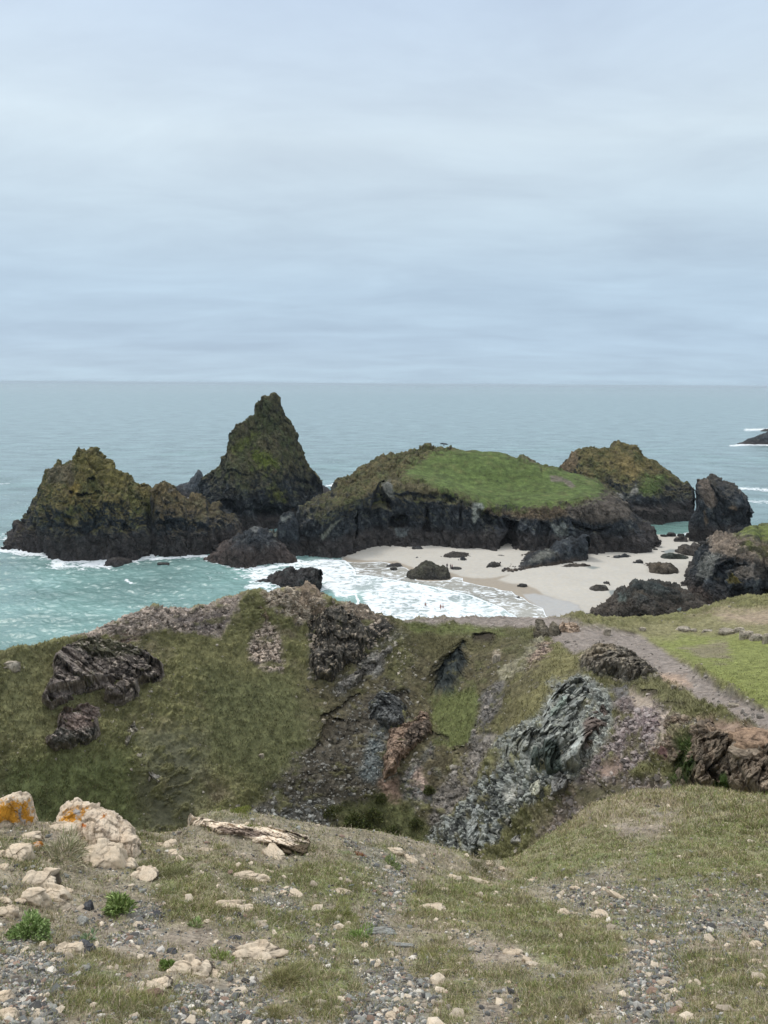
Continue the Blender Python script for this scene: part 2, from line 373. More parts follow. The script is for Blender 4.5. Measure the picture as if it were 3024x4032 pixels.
zone([(1430, 2900), (1520, 2860), (1530, 3000), (1470, 3080), (1420, 3050)], (.115, .135, .14), 14, 24, .6, .15, (.2, .22, .22), .3, .3)
zone([(1570, 3060), (1700, 2950), (1760, 3060), (1700, 3180), (1600, 3220)], (.125, .13, .125), 12, 26, .8, .25, (.22, .2, .19), .2, .5)
zone([(1500, 3080), (1570, 3060), (1590, 3200), (1480, 3200)], (.22, .155, .12), 12, 22, .7, .15)
zone([(1610, 3080), (1660, 3020), (1700, 3060), (1670, 3120)], (.36, .28, .24), 6, 16, .5, .25)
zone([(1650, 3000), (1760, 2960), (1780, 3100), (1700, 3140)], (.08, .07, .045), 12, 24, .6, .2)
zone([(1320, 3190), (1500, 3110), (1640, 3180), (1720, 3300), (1700, 3350), (1400, 3300)], (.075, .082, .036), 14, 30)
zone([(1700, 2760), (1870, 2690), (1905, 2760), (1870, 2900), (1810, 2960), (1720, 2930)], (.09, .105, .040), 12, 26)
zone([(1600, 2500), (1660, 2490), (1760, 2500), (1980, 2510), (1960, 2560), (1700, 2600)], (.075, .072, .036), 14, 30)
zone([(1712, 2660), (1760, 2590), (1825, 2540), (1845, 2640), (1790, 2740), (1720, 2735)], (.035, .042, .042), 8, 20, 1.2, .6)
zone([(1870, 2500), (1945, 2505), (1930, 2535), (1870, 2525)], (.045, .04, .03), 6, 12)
zone([(1960, 2970), (1975, 2910), (2040, 2870), (2120, 2835), (2140, 2780), (2170, 2700), (2290, 2650), (2345, 2690), (2400, 2740), (2430, 2800), (2410, 2900), (2360, 2980), (2240, 3080), (2070, 3080), (2000, 3040)], (.20, .21, .195), 12, 20, 1.6, .7, (.34, .36, .33), .2, .5)
zone([(1950, 2560), (1975, 2570), (1960, 2620), (1935, 2600)], (.33, .28, .22), 4, 8, .6, .4)
zone([(2150, 2470), (2190, 2450), (2120, 2560), (2060, 2640), (1980, 2680), (1960, 2640), (2050, 2590), (2100, 2530)], (.25, .235, .17), 5, 16, .9, .6)
zone([(2140, 2530), (2210, 2510), (2170, 2570), (2080, 2630), (2080, 2600)], (.10, .075, .065), 6, 18, .8, .4, (.36, .28, .22), .3, .4)
zone([(1900, 2720), (1980, 2690), (1985, 2760), (1930, 2860), (1870, 2960), (1860, 2920)], (.115, .11, .105), 8, 18, 1.0, .35, (.24, .22, .2), .25, .5)
zone([(1930, 2880), (1860, 2960), (1880, 3000), (1960, 2900)], (.2, .185, .17), 8, 18, .8, .3)
zone([(1920, 2930), (1880, 3080), (1790, 3200), (1740, 3270), (1690, 3240), (1720, 3120), (1800, 3030), (1850, 2960)], (.17, .155, .14), 10, 24, .8, .3, (.27, .25, .23), .2, .5)
zone([(1860, 3130), (1960, 3000), (2080, 3050), (2180, 3060), (2170, 3140), (2050, 3200), (1950, 3320), (1870, 3370), (1760, 3360), (1670, 3340), (1700, 3270), (1780, 3220)], (.085, .09, .088), 8, 22, 1.1, .8, (.33, .35, .33), .33, .5)
zone([(1990, 3090), (2070, 3060), (2070, 3140), (2000, 3170)], (.40, .40, .37), 6, 16, .7, .4)
zone([(2270, 2660), (2320, 2570), (2400, 2540), (2490, 2560), (2560, 2620), (2640, 2690), (2500, 2700), (2420, 2680)], (.075, .070, .06), 8, 22, 1.0, .6, (.30, .27, .23), .25, .4)
zone([(2280, 2590), (2330, 2550), (2440, 2540), (2430, 2590), (2330, 2630)], (.30, .26, .2), 6, 18, .9, .5)
zone([(2400, 2700), (2480, 2680), (2480, 2780), (2430, 2780)], (.13, .125, .12), 10, 20, .6, .1)
zone([(2480, 2690), (2720, 2680), (2760, 2760), (2740, 2850), (2560, 2770), (2490, 2730)], (.115, .115, .055), 8, 20)
zone([(2440, 2760), (2500, 2740), (2640, 2800), (2610, 2900), (2580, 3010), (2420, 3080), (2290, 3070), (2350, 2990), (2410, 2900)], (.15, .122, .117), 16, 30, .8, .3, (.33, .285, .275), .2, .36)
zone([(2500, 2780), (2600, 2780), (2590, 2880), (2520, 2880)], (.22, .18, .18), 14, 26, .7, .3, (.42, .37, .36), .25, .35)
zone([(2480, 2720), (2560, 2760), (2590, 2790), (2560, 2790), (2500, 2780)], (.34, .285, .235), 5, 12)
zone([(2590, 2790), (2680, 2820), (2700, 2860), (2680, 2900), (2610, 2960), (2570, 2960), (2600, 2880)], (.30, .255, .22), 10, 18, .5, .08)
zone([(2580, 2960), (2660, 2920), (2650, 3010), (2600, 3010)], (.14, .085, .08), 8, 18, .8, .4)
zone([(2640, 2830), (2760, 2840), (2900, 2870), (3060, 2920), (3060, 3240), (2900, 3150), (2700, 3140), (2680, 3090), (2650, 3000)], (.15, .12, .092), 10, 24, 1.4, .8, (.25, .19, .14), .25, .6)
zone([(2690, 2930), (2730, 2920), (2720, 3000), (2680, 3100), (2640, 3100)], (.055, .08, .024), 8, 18)
zone([(2380, 3020), (2450, 3000), (2440, 3060), (2380, 3060)], (.24, .18, .15), 8, 16)
zone([(1250, 2420), (1700, 2470), (2300, 2540), (2700, 2700), (2700, 3100), (2300, 3250), (1900, 3350), (1200, 3300), (1150, 2900)], (.13, .118, .10), -46, 95, .7, .15, (.3, .28, .25), .08, .3)
# path and meadow
zone([(2380, 2450), (2494, 2465), (2700, 2455), (2850, 2405), (3460, 2400), (3460, 2700), (2990, 2700), (2700, 2620), (2520, 2520)], (.16, .155, .08), 10, 20)
zone([(2780, 2420), (3460, 2400), (3460, 2480), (2930, 2450)], (.30, .24, .18), 14, 24)
zone([(2560, 2530), (2700, 2500), (3460, 2530), (3460, 2950), (2990, 2800), (2830, 2690), (2680, 2590)], (.145, .165, .055), 12, 18)
zone([(2690, 2550), (2860, 2530), (2880, 2600), (2760, 2600)], (.15, .14, .085), 14, 30)
zone([(2440, 2488), (2500, 2490), (2500, 2515), (2440, 2505)], (.05, .04, .03), 4, 8)
zone([(1590, 2449), (1800, 2432), (2050, 2424), (2130, 2425), (2260, 2448), (2290, 2470), (2400, 2485), (2514, 2505), (2580, 2545), (2664, 2600), (2759, 2668), (2844, 2733), (2909, 2757), (3024, 2812), (3460, 2960), (3460, 3060), (3024, 2872), (2894, 2830), (2784, 2785), (2735, 2735), (2660, 2690), (2590, 2650), (2520, 2605), (2440, 2555), (2340, 2560), (2260, 2575), (2190, 2540), (2130, 2478), (2000, 2470), (1850, 2458), (1700, 2455)], (.24, .21, .19), 4, 10, 0, 0, (.33, .30, .27), .03, .2)
zone([(2600, 2660), (2700, 2660), (2720, 2700), (2640, 2700)], (.36, .27, .21), 8, 14)
zone([(2730, 2840), (2900, 2850), (3040, 2900), (3040, 2940), (2860, 2890)], (.27, .2, .155), 8, 18)
# foreground
SOIL = (.31, .265, .215); GRV = (.24, .23, .205)
fgmask_polys = dict(
 grass=[[(850, 3440), (1500, 3390), (1530, 3560), (1400, 3560), (900, 3560)], [(1000, 3560), (1250, 3560), (1540, 3740), (1500, 3800), (1150, 3760), (1040, 3640)],
        [(1600, 3480), (1900, 3480), (2300, 3640), (2500, 3700), (2400, 3850), (2100, 3760), (1800, 3660), (1560, 3620)], [(1750, 3850), (2300, 3860), (2300, 4032), (1700, 4032)],
        [(1180, 3780), (1400, 3800), (1440, 4032), (1150, 3960)], [(1640, 3700), (1860, 3740), (1780, 3860), (1600, 3850)], [(2650, 3250), (3100, 3200), (3100, 3560), (2500, 3600), (2400, 3500)],
        [(600, 3430), (850, 3420), (900, 3600), (640, 3600)], [(2650, 3850), (3100, 3830), (3100, 4032), (2600, 4032)], [(2000, 3300), (2500, 3200), (2700, 3230), (2300, 3450), (2000, 3480)],
        [(200, 3780), (400, 3760), (420, 3950), (230, 3980)], [(400, 3960), (800, 3900), (850, 4032), (420, 4032)], [(2380, 3600), (2700, 3620), (2560, 3700)]],
 gravel=[[(0, 3700), (180, 3680), (230, 3950), (0, 4100)], [(150, 3700), (260, 3800), (230, 4100), (100, 4100)], [(700, 3860), (1000, 3880), (1150, 4100), (650, 4100)], [(1180, 3700), (1300, 3660), (1330, 3760), (1200, 3780)],
         [(1380, 3330), (1620, 3380), (1600, 3560), (1480, 3760), (1420, 3700), (1480, 3500)], [(1400, 3780), (1700, 3850), (1680, 4100), (1350, 4100)], [(2480, 3700), (2700, 3760), (2640, 4100), (2450, 4100)],
         [(2650, 3480), (3100, 3470), (3100, 3700), (2700, 3680)], [(2300, 3440), (2650, 3480), (2640, 3680), (2400, 3620)], [(2100, 3480), (2300, 3520), (2560, 3650), (2300, 3600)], [(900, 3480), (1150, 3500), (1250, 3640), (1080, 3620)], [(500, 3560), (640, 3560), (620, 3700), (440, 3700)]],
 bare=[[(200, 3560), (420, 3540), (560, 3640), (900, 3640), (820, 3780), (560, 3800), (420, 3720)], [(1820, 3700), (2000, 3700), (2080, 3780), (1880, 3800)], [(0, 3760), (80, 3760), (90, 3900), (0, 3920)], [(900, 3680), (1050, 3700), (1000, 3800), (860, 3790)], [(2400, 3230), (2650, 3210), (2600, 3300), (2450, 3300)], [(1900, 3900), (2050, 3920), (2000, 4100), (1850, 4050)]])

P = S.copy()
nr, nc = P.shape[:2]
Nn = normals(S); Nn = np.where((Nn[..., 2:3] < 0), -Nn, Nn)
Rr = np.hypot(S[..., 0], S[..., 1]); px_, py_ = project(S.reshape(-1, 3)); px_ = px_.reshape(nr, nc); py_ = py_.reshape(nr, nc)
isfg = np.zeros((nr, nc)); isfg[:rs[5]] = 1; isfg[rs[5]:rs[7]] = np.linspace(1, 0, rs[7]-rs[5])[:, None]
disp = np.zeros((nr, nc))
W3 = (np.arange(nr) >= rs[6])[:, None]&(np.arange(nr) <= rs[13])[:, None]&np.ones((1, nc), bool)   # middle rows
lo = rs[6]; hi = rs[14]
Pm = S[lo:hi]
eN = fbm(Pm, 4.0, 7, 11, .78)*2.1
C = np.tile((.118, .115, .048), (nr, nc, 1)).astype(float)
big = fbm(Pm, 9., 3, 12); med = fbm(Pm, 2.0, 4, 13, .6); tus = fbm(Pm, .9, 3, 14, aniso=(1, 1, 1.6))
Cm = C[lo:hi]*(1+.4*big+.6*med+.5*tus)[..., None]
Cm = mix(Cm, (.165, .14, .085), np.clip(.7*sstep(.05, .5, fbm(Pm, 4., 4, 15, .6)), 0, 1))
Cm = mix(Cm, (.035, .034, .018), np.clip(.6*sstep(.12, .5, fbm(Pm, 1.6, 4, 16, .6)), 0, 1))
dm = .8*big+.85*sstep(-.6, .8, med)+.38*tus+.10*fbm(Pm, .35, 2, 17)
flat = np.zeros(Pm.shape[:2])
veg = sstep(.02, .30, fbm(Pm, 2.6, 5, 18, .66, aniso=(.8, 1, 2.6)))
Cm[..., 1] *= 1.04; Cm[..., 2] *= 1.12
stonew = np.full(Pm.shape[:2], .022); stonec = np.tile(np.array((.42, .38, .32)), Pm.shape[:2]+(1,)); greenw = np.ones(Pm.shape[:2])
for (poly, c, soft, en, bs, ba, sp, spf, sps, an) in Z:
    if c[0] < .2 or bs: en = min(en*1.25, 44)
    sd = sdist(poly, px_[lo:hi], py_[lo:hi])+en*eN
    wz = sstep(-soft*1.2-6, soft*1.2+6, sd) if soft > 0 else sstep(8, 30, eN*45-22)*sstep(-10, 60, sdist(poly, px_[lo:hi], py_[lo:hi]))
    if (bs or c[2] > c[1]*.62) and not (c[0] > .23 and bs == 0): wz = wz*(1-.85*veg)
    if wz.max() <= 0: continue
    rr_, cc_ = np.where(wz > 0.001); r0, r1, c0, c1 = rr_.min(), rr_.max()+1, cc_.min(), cc_.max()+1
    sl = (slice(r0, r1), slice(c0, c1)); wz = wz[sl]; Ps = Pm[sl]
    cc = np.tile(np.array(c), Ps.shape[:2]+(1,))*(1+.30*med[sl]+.45*fbm(Ps, .7, 3, 21, .65))[..., None]
    d_ = dm[sl]*.35
    if bs:
        b1, ck, r2 = blocks(Ps, bs, 31, (1, 1, .8), rotm(20, 30, 10), .2); b2, ck2, r22 = blocks(Ps, bs*.4, 33, (1, 1, .8), None, .2)
        b3, ck3, r23 = blocks(Ps, bs*2.6, 35, (1, 1, .7), rotm(20, 30, 10), .15)
        d_ = d_+ba*(b1*.42+b2*.28+b3*.45+.5*bedding(Ps, (.5, -.2, .8), max(bs*.7, .5), 37)+.4*fbm(Ps, bs*1.5, 4, 36, .6, ridged=True)); cc = cc*(1+.5*(r2-.5)+.3*(r22-.5)-.6*ck-.3*ck2)[..., None]
    elif c[0] > .2: d_ = d_*.3
    if sp is None and wz.max() > .5: stonew[sl] *= 1-wz
    gw = 1.0 if (c[1] > c[0]*.93 and c[2] < c[1]*.62) else 0.0
    greenw[sl] = greenw[sl]*(1-wz)+gw*wz
    if sp is not None:
        stonew[sl] = np.maximum(stonew[sl]*(1-wz), wz*spf); stonec[sl] = mix(stonec[sl], np.array(sp), wz)
        rn, til, ck, r2 = cells(Ps, sps, 41)
        ww = ((rn < spf)&(ck < .55)).astype(float)
        cc = mix(cc, np.array(sp), ww*(.6+.4*r2)); d_ = d_+ww*.12
    cc = cc*(1.18 if bs else 1.0); Cm[sl] = Cm[sl]*(1-wz[..., None])+cc*wz[..., None]
    dm[sl] = dm[sl]*(1-wz)+d_*wz
# carved ledges and hollows (depth in metres, along the view-away direction)
away = S[lo:hi].copy(); away[..., 2] = 0; away /= np.linalg.norm(away, axis=-1, keepdims=True)
for poly, dep, soft in [([(1712, 2670), (1760, 2590), (1825, 2540), (1845, 2640), (1790, 2735), (1720, 2730)], 3.0, 30), ([(1865, 2505), (1950, 2508), (1940, 2530), (1870, 2528)], 1.5, 10),
                        ([(1500, 2760), (1600, 2740), (1610, 2860), (1520, 2850)], 1.5, 24), ([(1260, 2820), (1340, 2790), (1420, 2720), (1430, 2740), (1350, 2810), (1260, 2850)], 1.0, 8),
                        ([(1280, 2840), (1330, 2830), (1420, 2850), (1420, 2870), (1330, 2850), (1260, 2960), (1240, 2950)], 1.0, 8), ([(2490, 2708), (2580, 2730), (2570, 2745), (2490, 2725)], .8, 8),
                        ([(2610, 2770), (2700, 2780), (2690, 2795), (2620, 2790)], .7, 8), ([(1780, 2970), (1820, 2950), (1860, 2940), (1850, 2965), (1790, 2990)], 1.0, 8), ([(1700, 2890), (1770, 2910), (1765, 2930), (1700, 2910)], .8, 8),
                        ([(1260, 2560), (1340, 2520), (1360, 2620), (1300, 2660)], 2.0, 30), ([(1330, 2710), (1500, 2600), (1420, 2700), (1340, 2730)], .8, 10), ([(2660, 3030), (2700, 2980), (2720, 3060), (2690, 3110)], 1.2, 20)]:
    wz = sstep(-soft, soft, sdist(poly, px_[lo:hi], py_[lo:hi])+18*eN)
    Pm = Pm+away*(dep*wz)[..., None]
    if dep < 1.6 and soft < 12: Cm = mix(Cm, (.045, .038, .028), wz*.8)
fade = np.ones(nr); fade[rs[12]:] = .6
P[lo:hi] = Pm+Nn[lo:hi]*(dm*(1-isfg[lo:hi])*fade[lo:hi, None])[..., None]
gk = greenw[..., None]*np.array([.36, .32, .42])+1; C[lo:hi] = Cm*gk
# foreground colours and relief
hf = rs[6]+1
Pf = S[:hf]; pxf, pyf = px_[:hf], py_[:hf]; rf = Rr[:hf]
nA = fbm(Pf, .9, 5, 51, .6); nB = fbm(Pf, .25, 4, 52, .6); nC = fbm(Pf, 3.0, 3, 53)
ws = {}
for kx, polys in fgmask_polys.items():
    ww = np.zeros(Pf.shape[:2])
    for pp in polys: ww = np.maximum(ww, sstep(-45, 45, sdist(pp, pxf, pyf)+85*nA+55*nB))
    ws[kx] = ww
grassw = np.clip(.22+ws['grass']*.8+.6*sstep(.05, .45, fbm(Pf, 1.1, 4, 54, .6))+.9*sstep(15, 20, rf)*(.45+.9*nA), 0, 1)*(1-ws['bare'])*(1-.62*ws['gravel'])
gravw = np.clip(ws['gravel']+.5*sstep(.2, .5, fbm(Pf, .8, 4, 55, .6)), 0, 1)
nD = fbm(Pf, .06, 3, 58, .65)
Cf = np.tile(np.array(SOIL), Pf.shape[:2]+(1,))*(1+.30*nA+.40*nB+.5*nD)[..., None]
Cf = mix(Cf, GRV, gravw*.75); Cf = mix(Cf, (.10, .085, .07), .7*sstep(.1, .5, nB+.5*nD))
gc = mix(np.tile(np.array((.17, .195, .075)), Pf.shape[:2]+(1,)), (.26, .22, .14), sstep(-.1, .4, fbm(Pf, 1.4, 4, 56, .6)+.45*sstep(12, 20, rf)*sstep(2800, 2500, pxf)))
gc = mix(gc, (.15, .20, .06), np.clip(ws['grass'], 0, 1)*.4)*(1+.4*nB+.4*nD)[..., None]
Cf = Cf*(1-.8*grassw[..., None])+gc*.8*grassw[..., None]
Cf = mix(Cf, (.06, .05, .038), .75*sstep(.18, .45, fbm(Pf, .16, 4, 59, .7))); Cf = mix(Cf, (.34, .29, .22), .5*sstep(.2, .5, fbm(Pf, .11, 3, 60, .7)))
Cf = mix(Cf, (.12, .10, .06), .8*sstep(.15, .4, fbm(Pf, .7, 4, 49, .65))*sstep(13, 18, rf))
fgm = isfg[:hf][..., None]
C[:hf] = C[:hf]*(1-fgm)+Cf*fgm
af = np.clip(rf/12, .35, 1.6)
P[:hf] += Nn[:hf]*((.10*nC+.10*sstep(14, 20, rf)*fbm(Pf, 1.6, 4, 50, .65)+.075*nA+.025*nB+.03*grassw+(.02*nD))*af*isfg[:hf])[..., None]
terrP = P; terrC = C
me = mk_mesh('ground', P, grid_faces(nr, nc), C)
link('ground', me, M_terr, kind='structure')
NP = normals(terrP); NP = np.where(NP[..., 2:3] < 0, -NP, NP)

# ------------------------------------------------------------------ lines on the water
V_edge = [(1255, 2204), (1300, 2200), (1360, 2207), (1395, 2245), (1400, 2267), (1470, 2272), (1550, 2287), (1650, 2302), (1750, 2322), (1850, 2345), (1925, 2375), (1975, 2400), (2025, 2430), (2100, 2490)]
W_edge = [(1345, 2203), (1365, 2212), (1410, 2216), (1500, 2212), (1525, 2216), (1570, 2228), (1600, 2237), (1618, 2250), (1640, 2285), (1700, 2290), (1770, 2285), (1785, 2272), (1822, 2276), (1822, 2289), (1893, 2306), (1944, 2314), (1977, 2325), (2015, 2329), (2032, 2344), (2060, 2354), (2084, 2374), (2138, 2395), (2150, 2425), (2172, 2440), (2200, 2500)]
sand_poly = W_edge+[(3500, 2520), (3500, 2060), (2900, 2100), (2800, 2122), (2760, 2120), (2700, 2114), (2640, 2108), (2570, 2106), (2480, 2116), (2300, 2120), (2000, 2110), (1600, 2110), (1480, 2125), (1400, 2160)]
def ldist(pts, x, y):
    best = np.full(x.shape, 1e9)
    for (x0, y0), (x1, y1) in zip(pts[:-1], pts[1:]):
        ex, ey = x1-x0, y1-y0; t = np.clip(((x-x0)*ex+(y-y0)*ey)/(ex*ex+ey*ey+1e-9), 0, 1)
        best = np.minimum(best, np.hypot(x-x0-t*ex, (y-y0-t*ey)*2.2))
    return best
# sand
gx = np.arange(1180, 3300, 3.0); gy = np.arange(2520, 2040, -2.0)
GX, GY = np.meshgrid(gx, gy)
sdw = sdist(sand_poly, GX, GY)
P0 = at_z(GX, GY, 0*GX)
zs = np.clip(sdw*.010, -.8, 1.3)+.05*fbm(P0, 6, 3, 61)*sstep(0, 60, sdw)
Ps = at_z(GX, GY, zs)
wetp = [(1340, 2190), (1420, 2205), (1500, 2208), (1560, 2208), (1640, 2240), (1764, 2250), (1817, 2268), (1868, 2276), (1954, 2273), (2005, 2262), (1959, 2283), (2020, 2299), (2060, 2301), (2110, 2320), (2145, 2343), (2205, 2358), (2277, 2382), (2289, 2403), (2325, 2427), (2345, 2460), (2350, 2520), (2000, 2520), (1400, 2300)]
sheen = [(2056, 2340), (2100, 2336), (2145, 2343), (2205, 2358), (2277, 2382), (2289, 2403), (2325, 2427), (2340, 2470), (2350, 2520), (2180, 2520), (2140, 2400), (2080, 2365)]
wn = fbm(P0, 5, 4, 62)
wet = sstep(-4, 4, sdist(wetp, GX, GY)+8*wn)
sh = sstep(-5, 5, sdist(sheen, GX, GY)+8*wn)
pool = np.maximum(np.maximum(sstep(-3, 3, sdist([(2300, 2232), (2330, 2228), (2362, 2234), (2335, 2241)], GX, GY)+3*wn), sstep(-3, 3, sdist([(2610, 2170), (2640, 2163), (2680, 2164), (2655, 2176), (2620, 2180)], GX, GY)+3*wn)),
                  sstep(-3, 3, sdist([(2396, 2325), (2420, 2322), (2436, 2335), (2405, 2345)], GX, GY)+3*wn))
Cs = np.tile(np.array((.47, .45, .41)), GX.shape+(1,))*(1+.06*wn+.05*fbm(P0, 25, 2, 63))[..., None]
Cs = mix(Cs, (.325, .285, .235), wet); Cs = mix(Cs, (.40, .39, .375), sh); Cs = mix(Cs, (.24, .26, .25), pool)
M_sand = attr_mat('sand', .9, .8, .06, .04, .15, .02, .2)
tt = M_sand.node_tree; wa = tt.nodes.new('ShaderNodeAttribute'); wa.attribute_name = 'wet'
mr = tt.nodes.new('ShaderNodeMapRange'); tt.links.new(wa.outputs['Fac'], mr.inputs[0]); mr.inputs[3].default_value = .9; mr.inputs[4].default_value = .12
tt.links.new(mr.outputs[0], tt.nodes['Principled BSDF'].inputs['Roughness'])
me = mk_mesh('sand', Ps, grid_faces(*GX.shape, keep=sdw > -40), Cs, {'wet': np.clip(wet*.35+sh*.65+pool*.6, 0, 1)})
link('sand', me, M_sand, kind='structure')

# sea
dep = np.concatenate([np.arange(30, 8, -.035), np.arange(8, .8, -.03), np.arange(.8, .12, -.02), [.1, .07, .05, .035]])
az = np.radians(np.concatenate([np.arange(-75, -38, .5), np.arange(-38, 38, .06), np.arange(38, 75.1, .5)]))
RR = H/np.tan(np.radians(dep)); AZ, R2 = np.meshgrid(az, RR)
Pw = np.stack([np.sin(AZ)*R2, np.cos(AZ)*R2, 0*R2], -1)
wpx, wpy = project(Pw.reshape(-1, 3)); wpx = wpx.reshape(R2.shape); wpy = wpy.reshape(R2.shape)
ssd = sdist(sand_poly, wpx, wpy)
near = R2 < 900
F = np.zeros(R2.shape); n5 = np.zeros(R2.shape); n5[near] = fbm(Pw[near][None], 8, 4, 71, .6)[0]
n20 = fbm(Pw*np.array([1, .6, 1]), 60, 3, 72)
surf = [(1120, 2245), (1190, 2212), (1255, 2204)]+V_edge[1:]+[(2100, 2600), (1500, 2600), (1400, 2460), (1280, 2420), (1330, 2370), (1300, 2330), (1270, 2300), (1200, 2270), (1130, 2290), (1060, 2300), (960, 2270), (1000, 2250)]
sds = sdist(surf, wpx, wpy)
F = np.maximum(F, sstep(-6, 8, sds+6*n5)*(.60+.34*n5))
ve = ldist(V_edge[2:], wpx, wpy); F = np.maximum(F, (sds > -3)*np.exp(-(ve/14)**2)*.98)
F -= .55*sstep(-10, 14, sdist([(1320, 2360), (1420, 2345), (1440, 2380), (1400, 2420), (1320, 2410)], wpx, wpy)+14*n5)
F -= .25*sstep(-10, 14, sdist([(1380, 2300), (1480, 2290), (1480, 2330), (1400, 2340)], wpx, wpy)+14*n5)
F = np.maximum(F, np.exp(-(ldist([(1400, 2345), (1412, 2370), (1402, 2400)], wpx, wpy)/7)**2)*.9)
F = np.maximum(F, sstep(-20, 20, sdist([(820, 2190), (1180, 2205), (1180, 2330), (1020, 2330), (900, 2250)], wpx, wpy)+18*n5)*(.50+.2*n5))
for pts, wd, am in [([(-100, 2165), (60, 2168), (130, 2180), (200, 2195), (240, 2210), (330, 2215), (420, 2212), (520, 2205), (585, 2190), (600, 2192)], 34, .95), ([(600, 2200), (700, 2200), (800, 2195), (840, 2215), (900, 2222), (1000, 2240), (1080, 2235), (1170, 2215)], 22, .9),
                    ([(230, 2225), (420, 2222)], 46, .85), ([(1000, 2322), (1100, 2345), (1200, 2340), (1330, 2300)], 40, .85), ([(640, 1957), (700, 1960), (760, 1965)], 10, .9), ([(1290, 1915), (1340, 1905)], 14, .75),
                    ([(2880, 1757), (2920, 1752), (3060, 1752)], 12, .85), ([(2940, 1693), (3100, 1690)], 14, .8), ([(2920, 1925), (3060, 1935)], 20, .68), ([(2930, 1975), (3060, 1980)], 18, .6), ([(2600, 2108), (2700, 2104)], 10, .75), ([(2800, 2080), (2700, 2100)], 10, .6),
                    ([(2560, 1875), (2600, 1880)], 12, .7), ([(500, 2290), (515, 2300)], 10, .8), ([(-50, 1910), (30, 1905)], 10, .6), ([(-60, 2130), (30, 2120)], 40, .5)]:
    F = np.maximum(F, am*np.exp(-(ldist(pts, wpx, wpy)/wd)**2)*(.85+.5*n5))
washd = sstep(0, 8, -sds)*(sdist([(1340, 2190), (1640, 2200), (1850, 2250), (2250, 2380), (2250, 2520), (1980, 2520), (1400, 2290)], wpx, wpy) > 0)
F = np.maximum(F, washd*(.34+.3*n5))
F = np.maximum(F, washd*np.exp(-(ldist(W_edge, wpx, wpy)/5)**2)*.85)
F = np.maximum(F, washd*np.exp(-(ldist([(1620, 2255), (1600, 2270), (1560, 2285)], wpx, wpy)/8)**2)*.7)
F = np.maximum(F, .30*sstep(.15, .5, n20)*(wpx < 1300)*(wpy > 1950))
F = np.clip(F, 0, 1)
DEEP = np.array((.19, .275, .28)); TURQ = np.array((.17, .30, .275)); SHAL = np.array((.36, .345, .30))
Cw = np.tile(DEEP, R2.shape+(1,))
Cw = mix(Cw, TURQ, np.clip(sstep(420, 190, R2)+.3*sstep(.1, .5, n20)*(R2 < 800), 0, 1)*.9)
Cw = mix(Cw, (.22, .295, .30), sstep(1500, 8000, R2)*.9)
Cw = mix(Cw, (.44, .49, .475), sstep(-16, 30, sds)*.85)
Cw = mix(Cw, (.22, .42, .37), .6*sstep(-20, 20, sdist([(1300, 2350), (1430, 2340), (1440, 2400), (1300, 2420)], wpx, wpy)))
Cw = mix(Cw, SHAL, washd); Cw = mix(Cw, (.16, .30, .26), sstep(2040, 2080, wpy)*(wpx > 2540)*(wpy < 2125)*.8)
calm = 1-np.clip(sstep(-120, 0, ssd)+0, 0, 1)
amp = calm*sstep(3000, 500, R2)
zz_ = np.zeros(R2.shape); sel = R2 < 3000
Pz = Pw[sel][None]*np.array([.8, 1, 1])
zz_[sel] = (.55*fbm(Pz, 22, 2, 73)+.62*fbm(Pz, 7, 3, 74, .6, ridged=True)+.2*fbm(Pz, 2.2, 2, 75))[0]
Pw[..., 2] = zz_*amp+.25*sstep(-4, 10, sds)*sstep(-30, 0, -np.abs(ve-8)+20)*calm**0-.02
Pw[..., 2] = np.where(washd > 0.5, .0, Pw[..., 2])
M_sea = bpy.data.materials.new('sea_water'); M_sea.use_nodes = True; t = M_sea.node_tree; b = t.nodes['Principled BSDF']
def N_(ty, **k):
    n_ = t.nodes.new(ty)
    for a, v in k.items(): setattr(n_, a, v)
    return n_
def mrange(s, a0, a1, b0, b1):
    n_ = N_('ShaderNodeMapRange'); t.links.new(s, n_.inputs[0])
    for i, v in enumerate((a0, a1, b0, b1)):
        if isinstance(v, (int, float)): n_.inputs[i+1].default_value = v
        else: t.links.new(v, n_.inputs[i+1])
    return n_.outputs[0]
co = N_('ShaderNodeTexCoord'); at = N_('ShaderNodeAttribute', attribute_name='Col'); fo = N_('ShaderNodeAttribute', attribute_name='foam')
mpp = N_('ShaderNodeMapping'); t.links.new(co.outputs['Object'], mpp.inputs[0]); mpp.inputs['Scale'].default_value = (.6, 1, 1)
nf = N_('ShaderNodeTexNoise'); t.links.new(mpp.outputs[0], nf.inputs['Vector']); nf.inputs['Scale'].default_value = .55; nf.inputs['Detail'].default_value = 8; nf.inputs['Roughness'].default_value = .62; nf.inputs['Distortion'].default_value = 1.2
nv = mrange(nf.outputs[0], .28, .72, 0, 1)
one_m = N_('ShaderNodeMath', operation='SUBTRACT'); one_m.inputs[0].default_value = 1.0; t.links.new(fo.outputs['Fac'], one_m.inputs[1])
lo_ = N_('ShaderNodeMath', operation='SUBTRACT'); t.links.new(one_m.outputs[0], lo_.inputs[0]); lo_.inputs[1].default_value = .12
hi_ = N_('ShaderNodeMath', operation='ADD'); t.links.new(one_m.outputs[0], hi_.inputs[0]); hi_.inputs[1].default_value = .12
fm = mrange(nv, lo_.outputs[0], hi_.outputs[0], 0, 1)
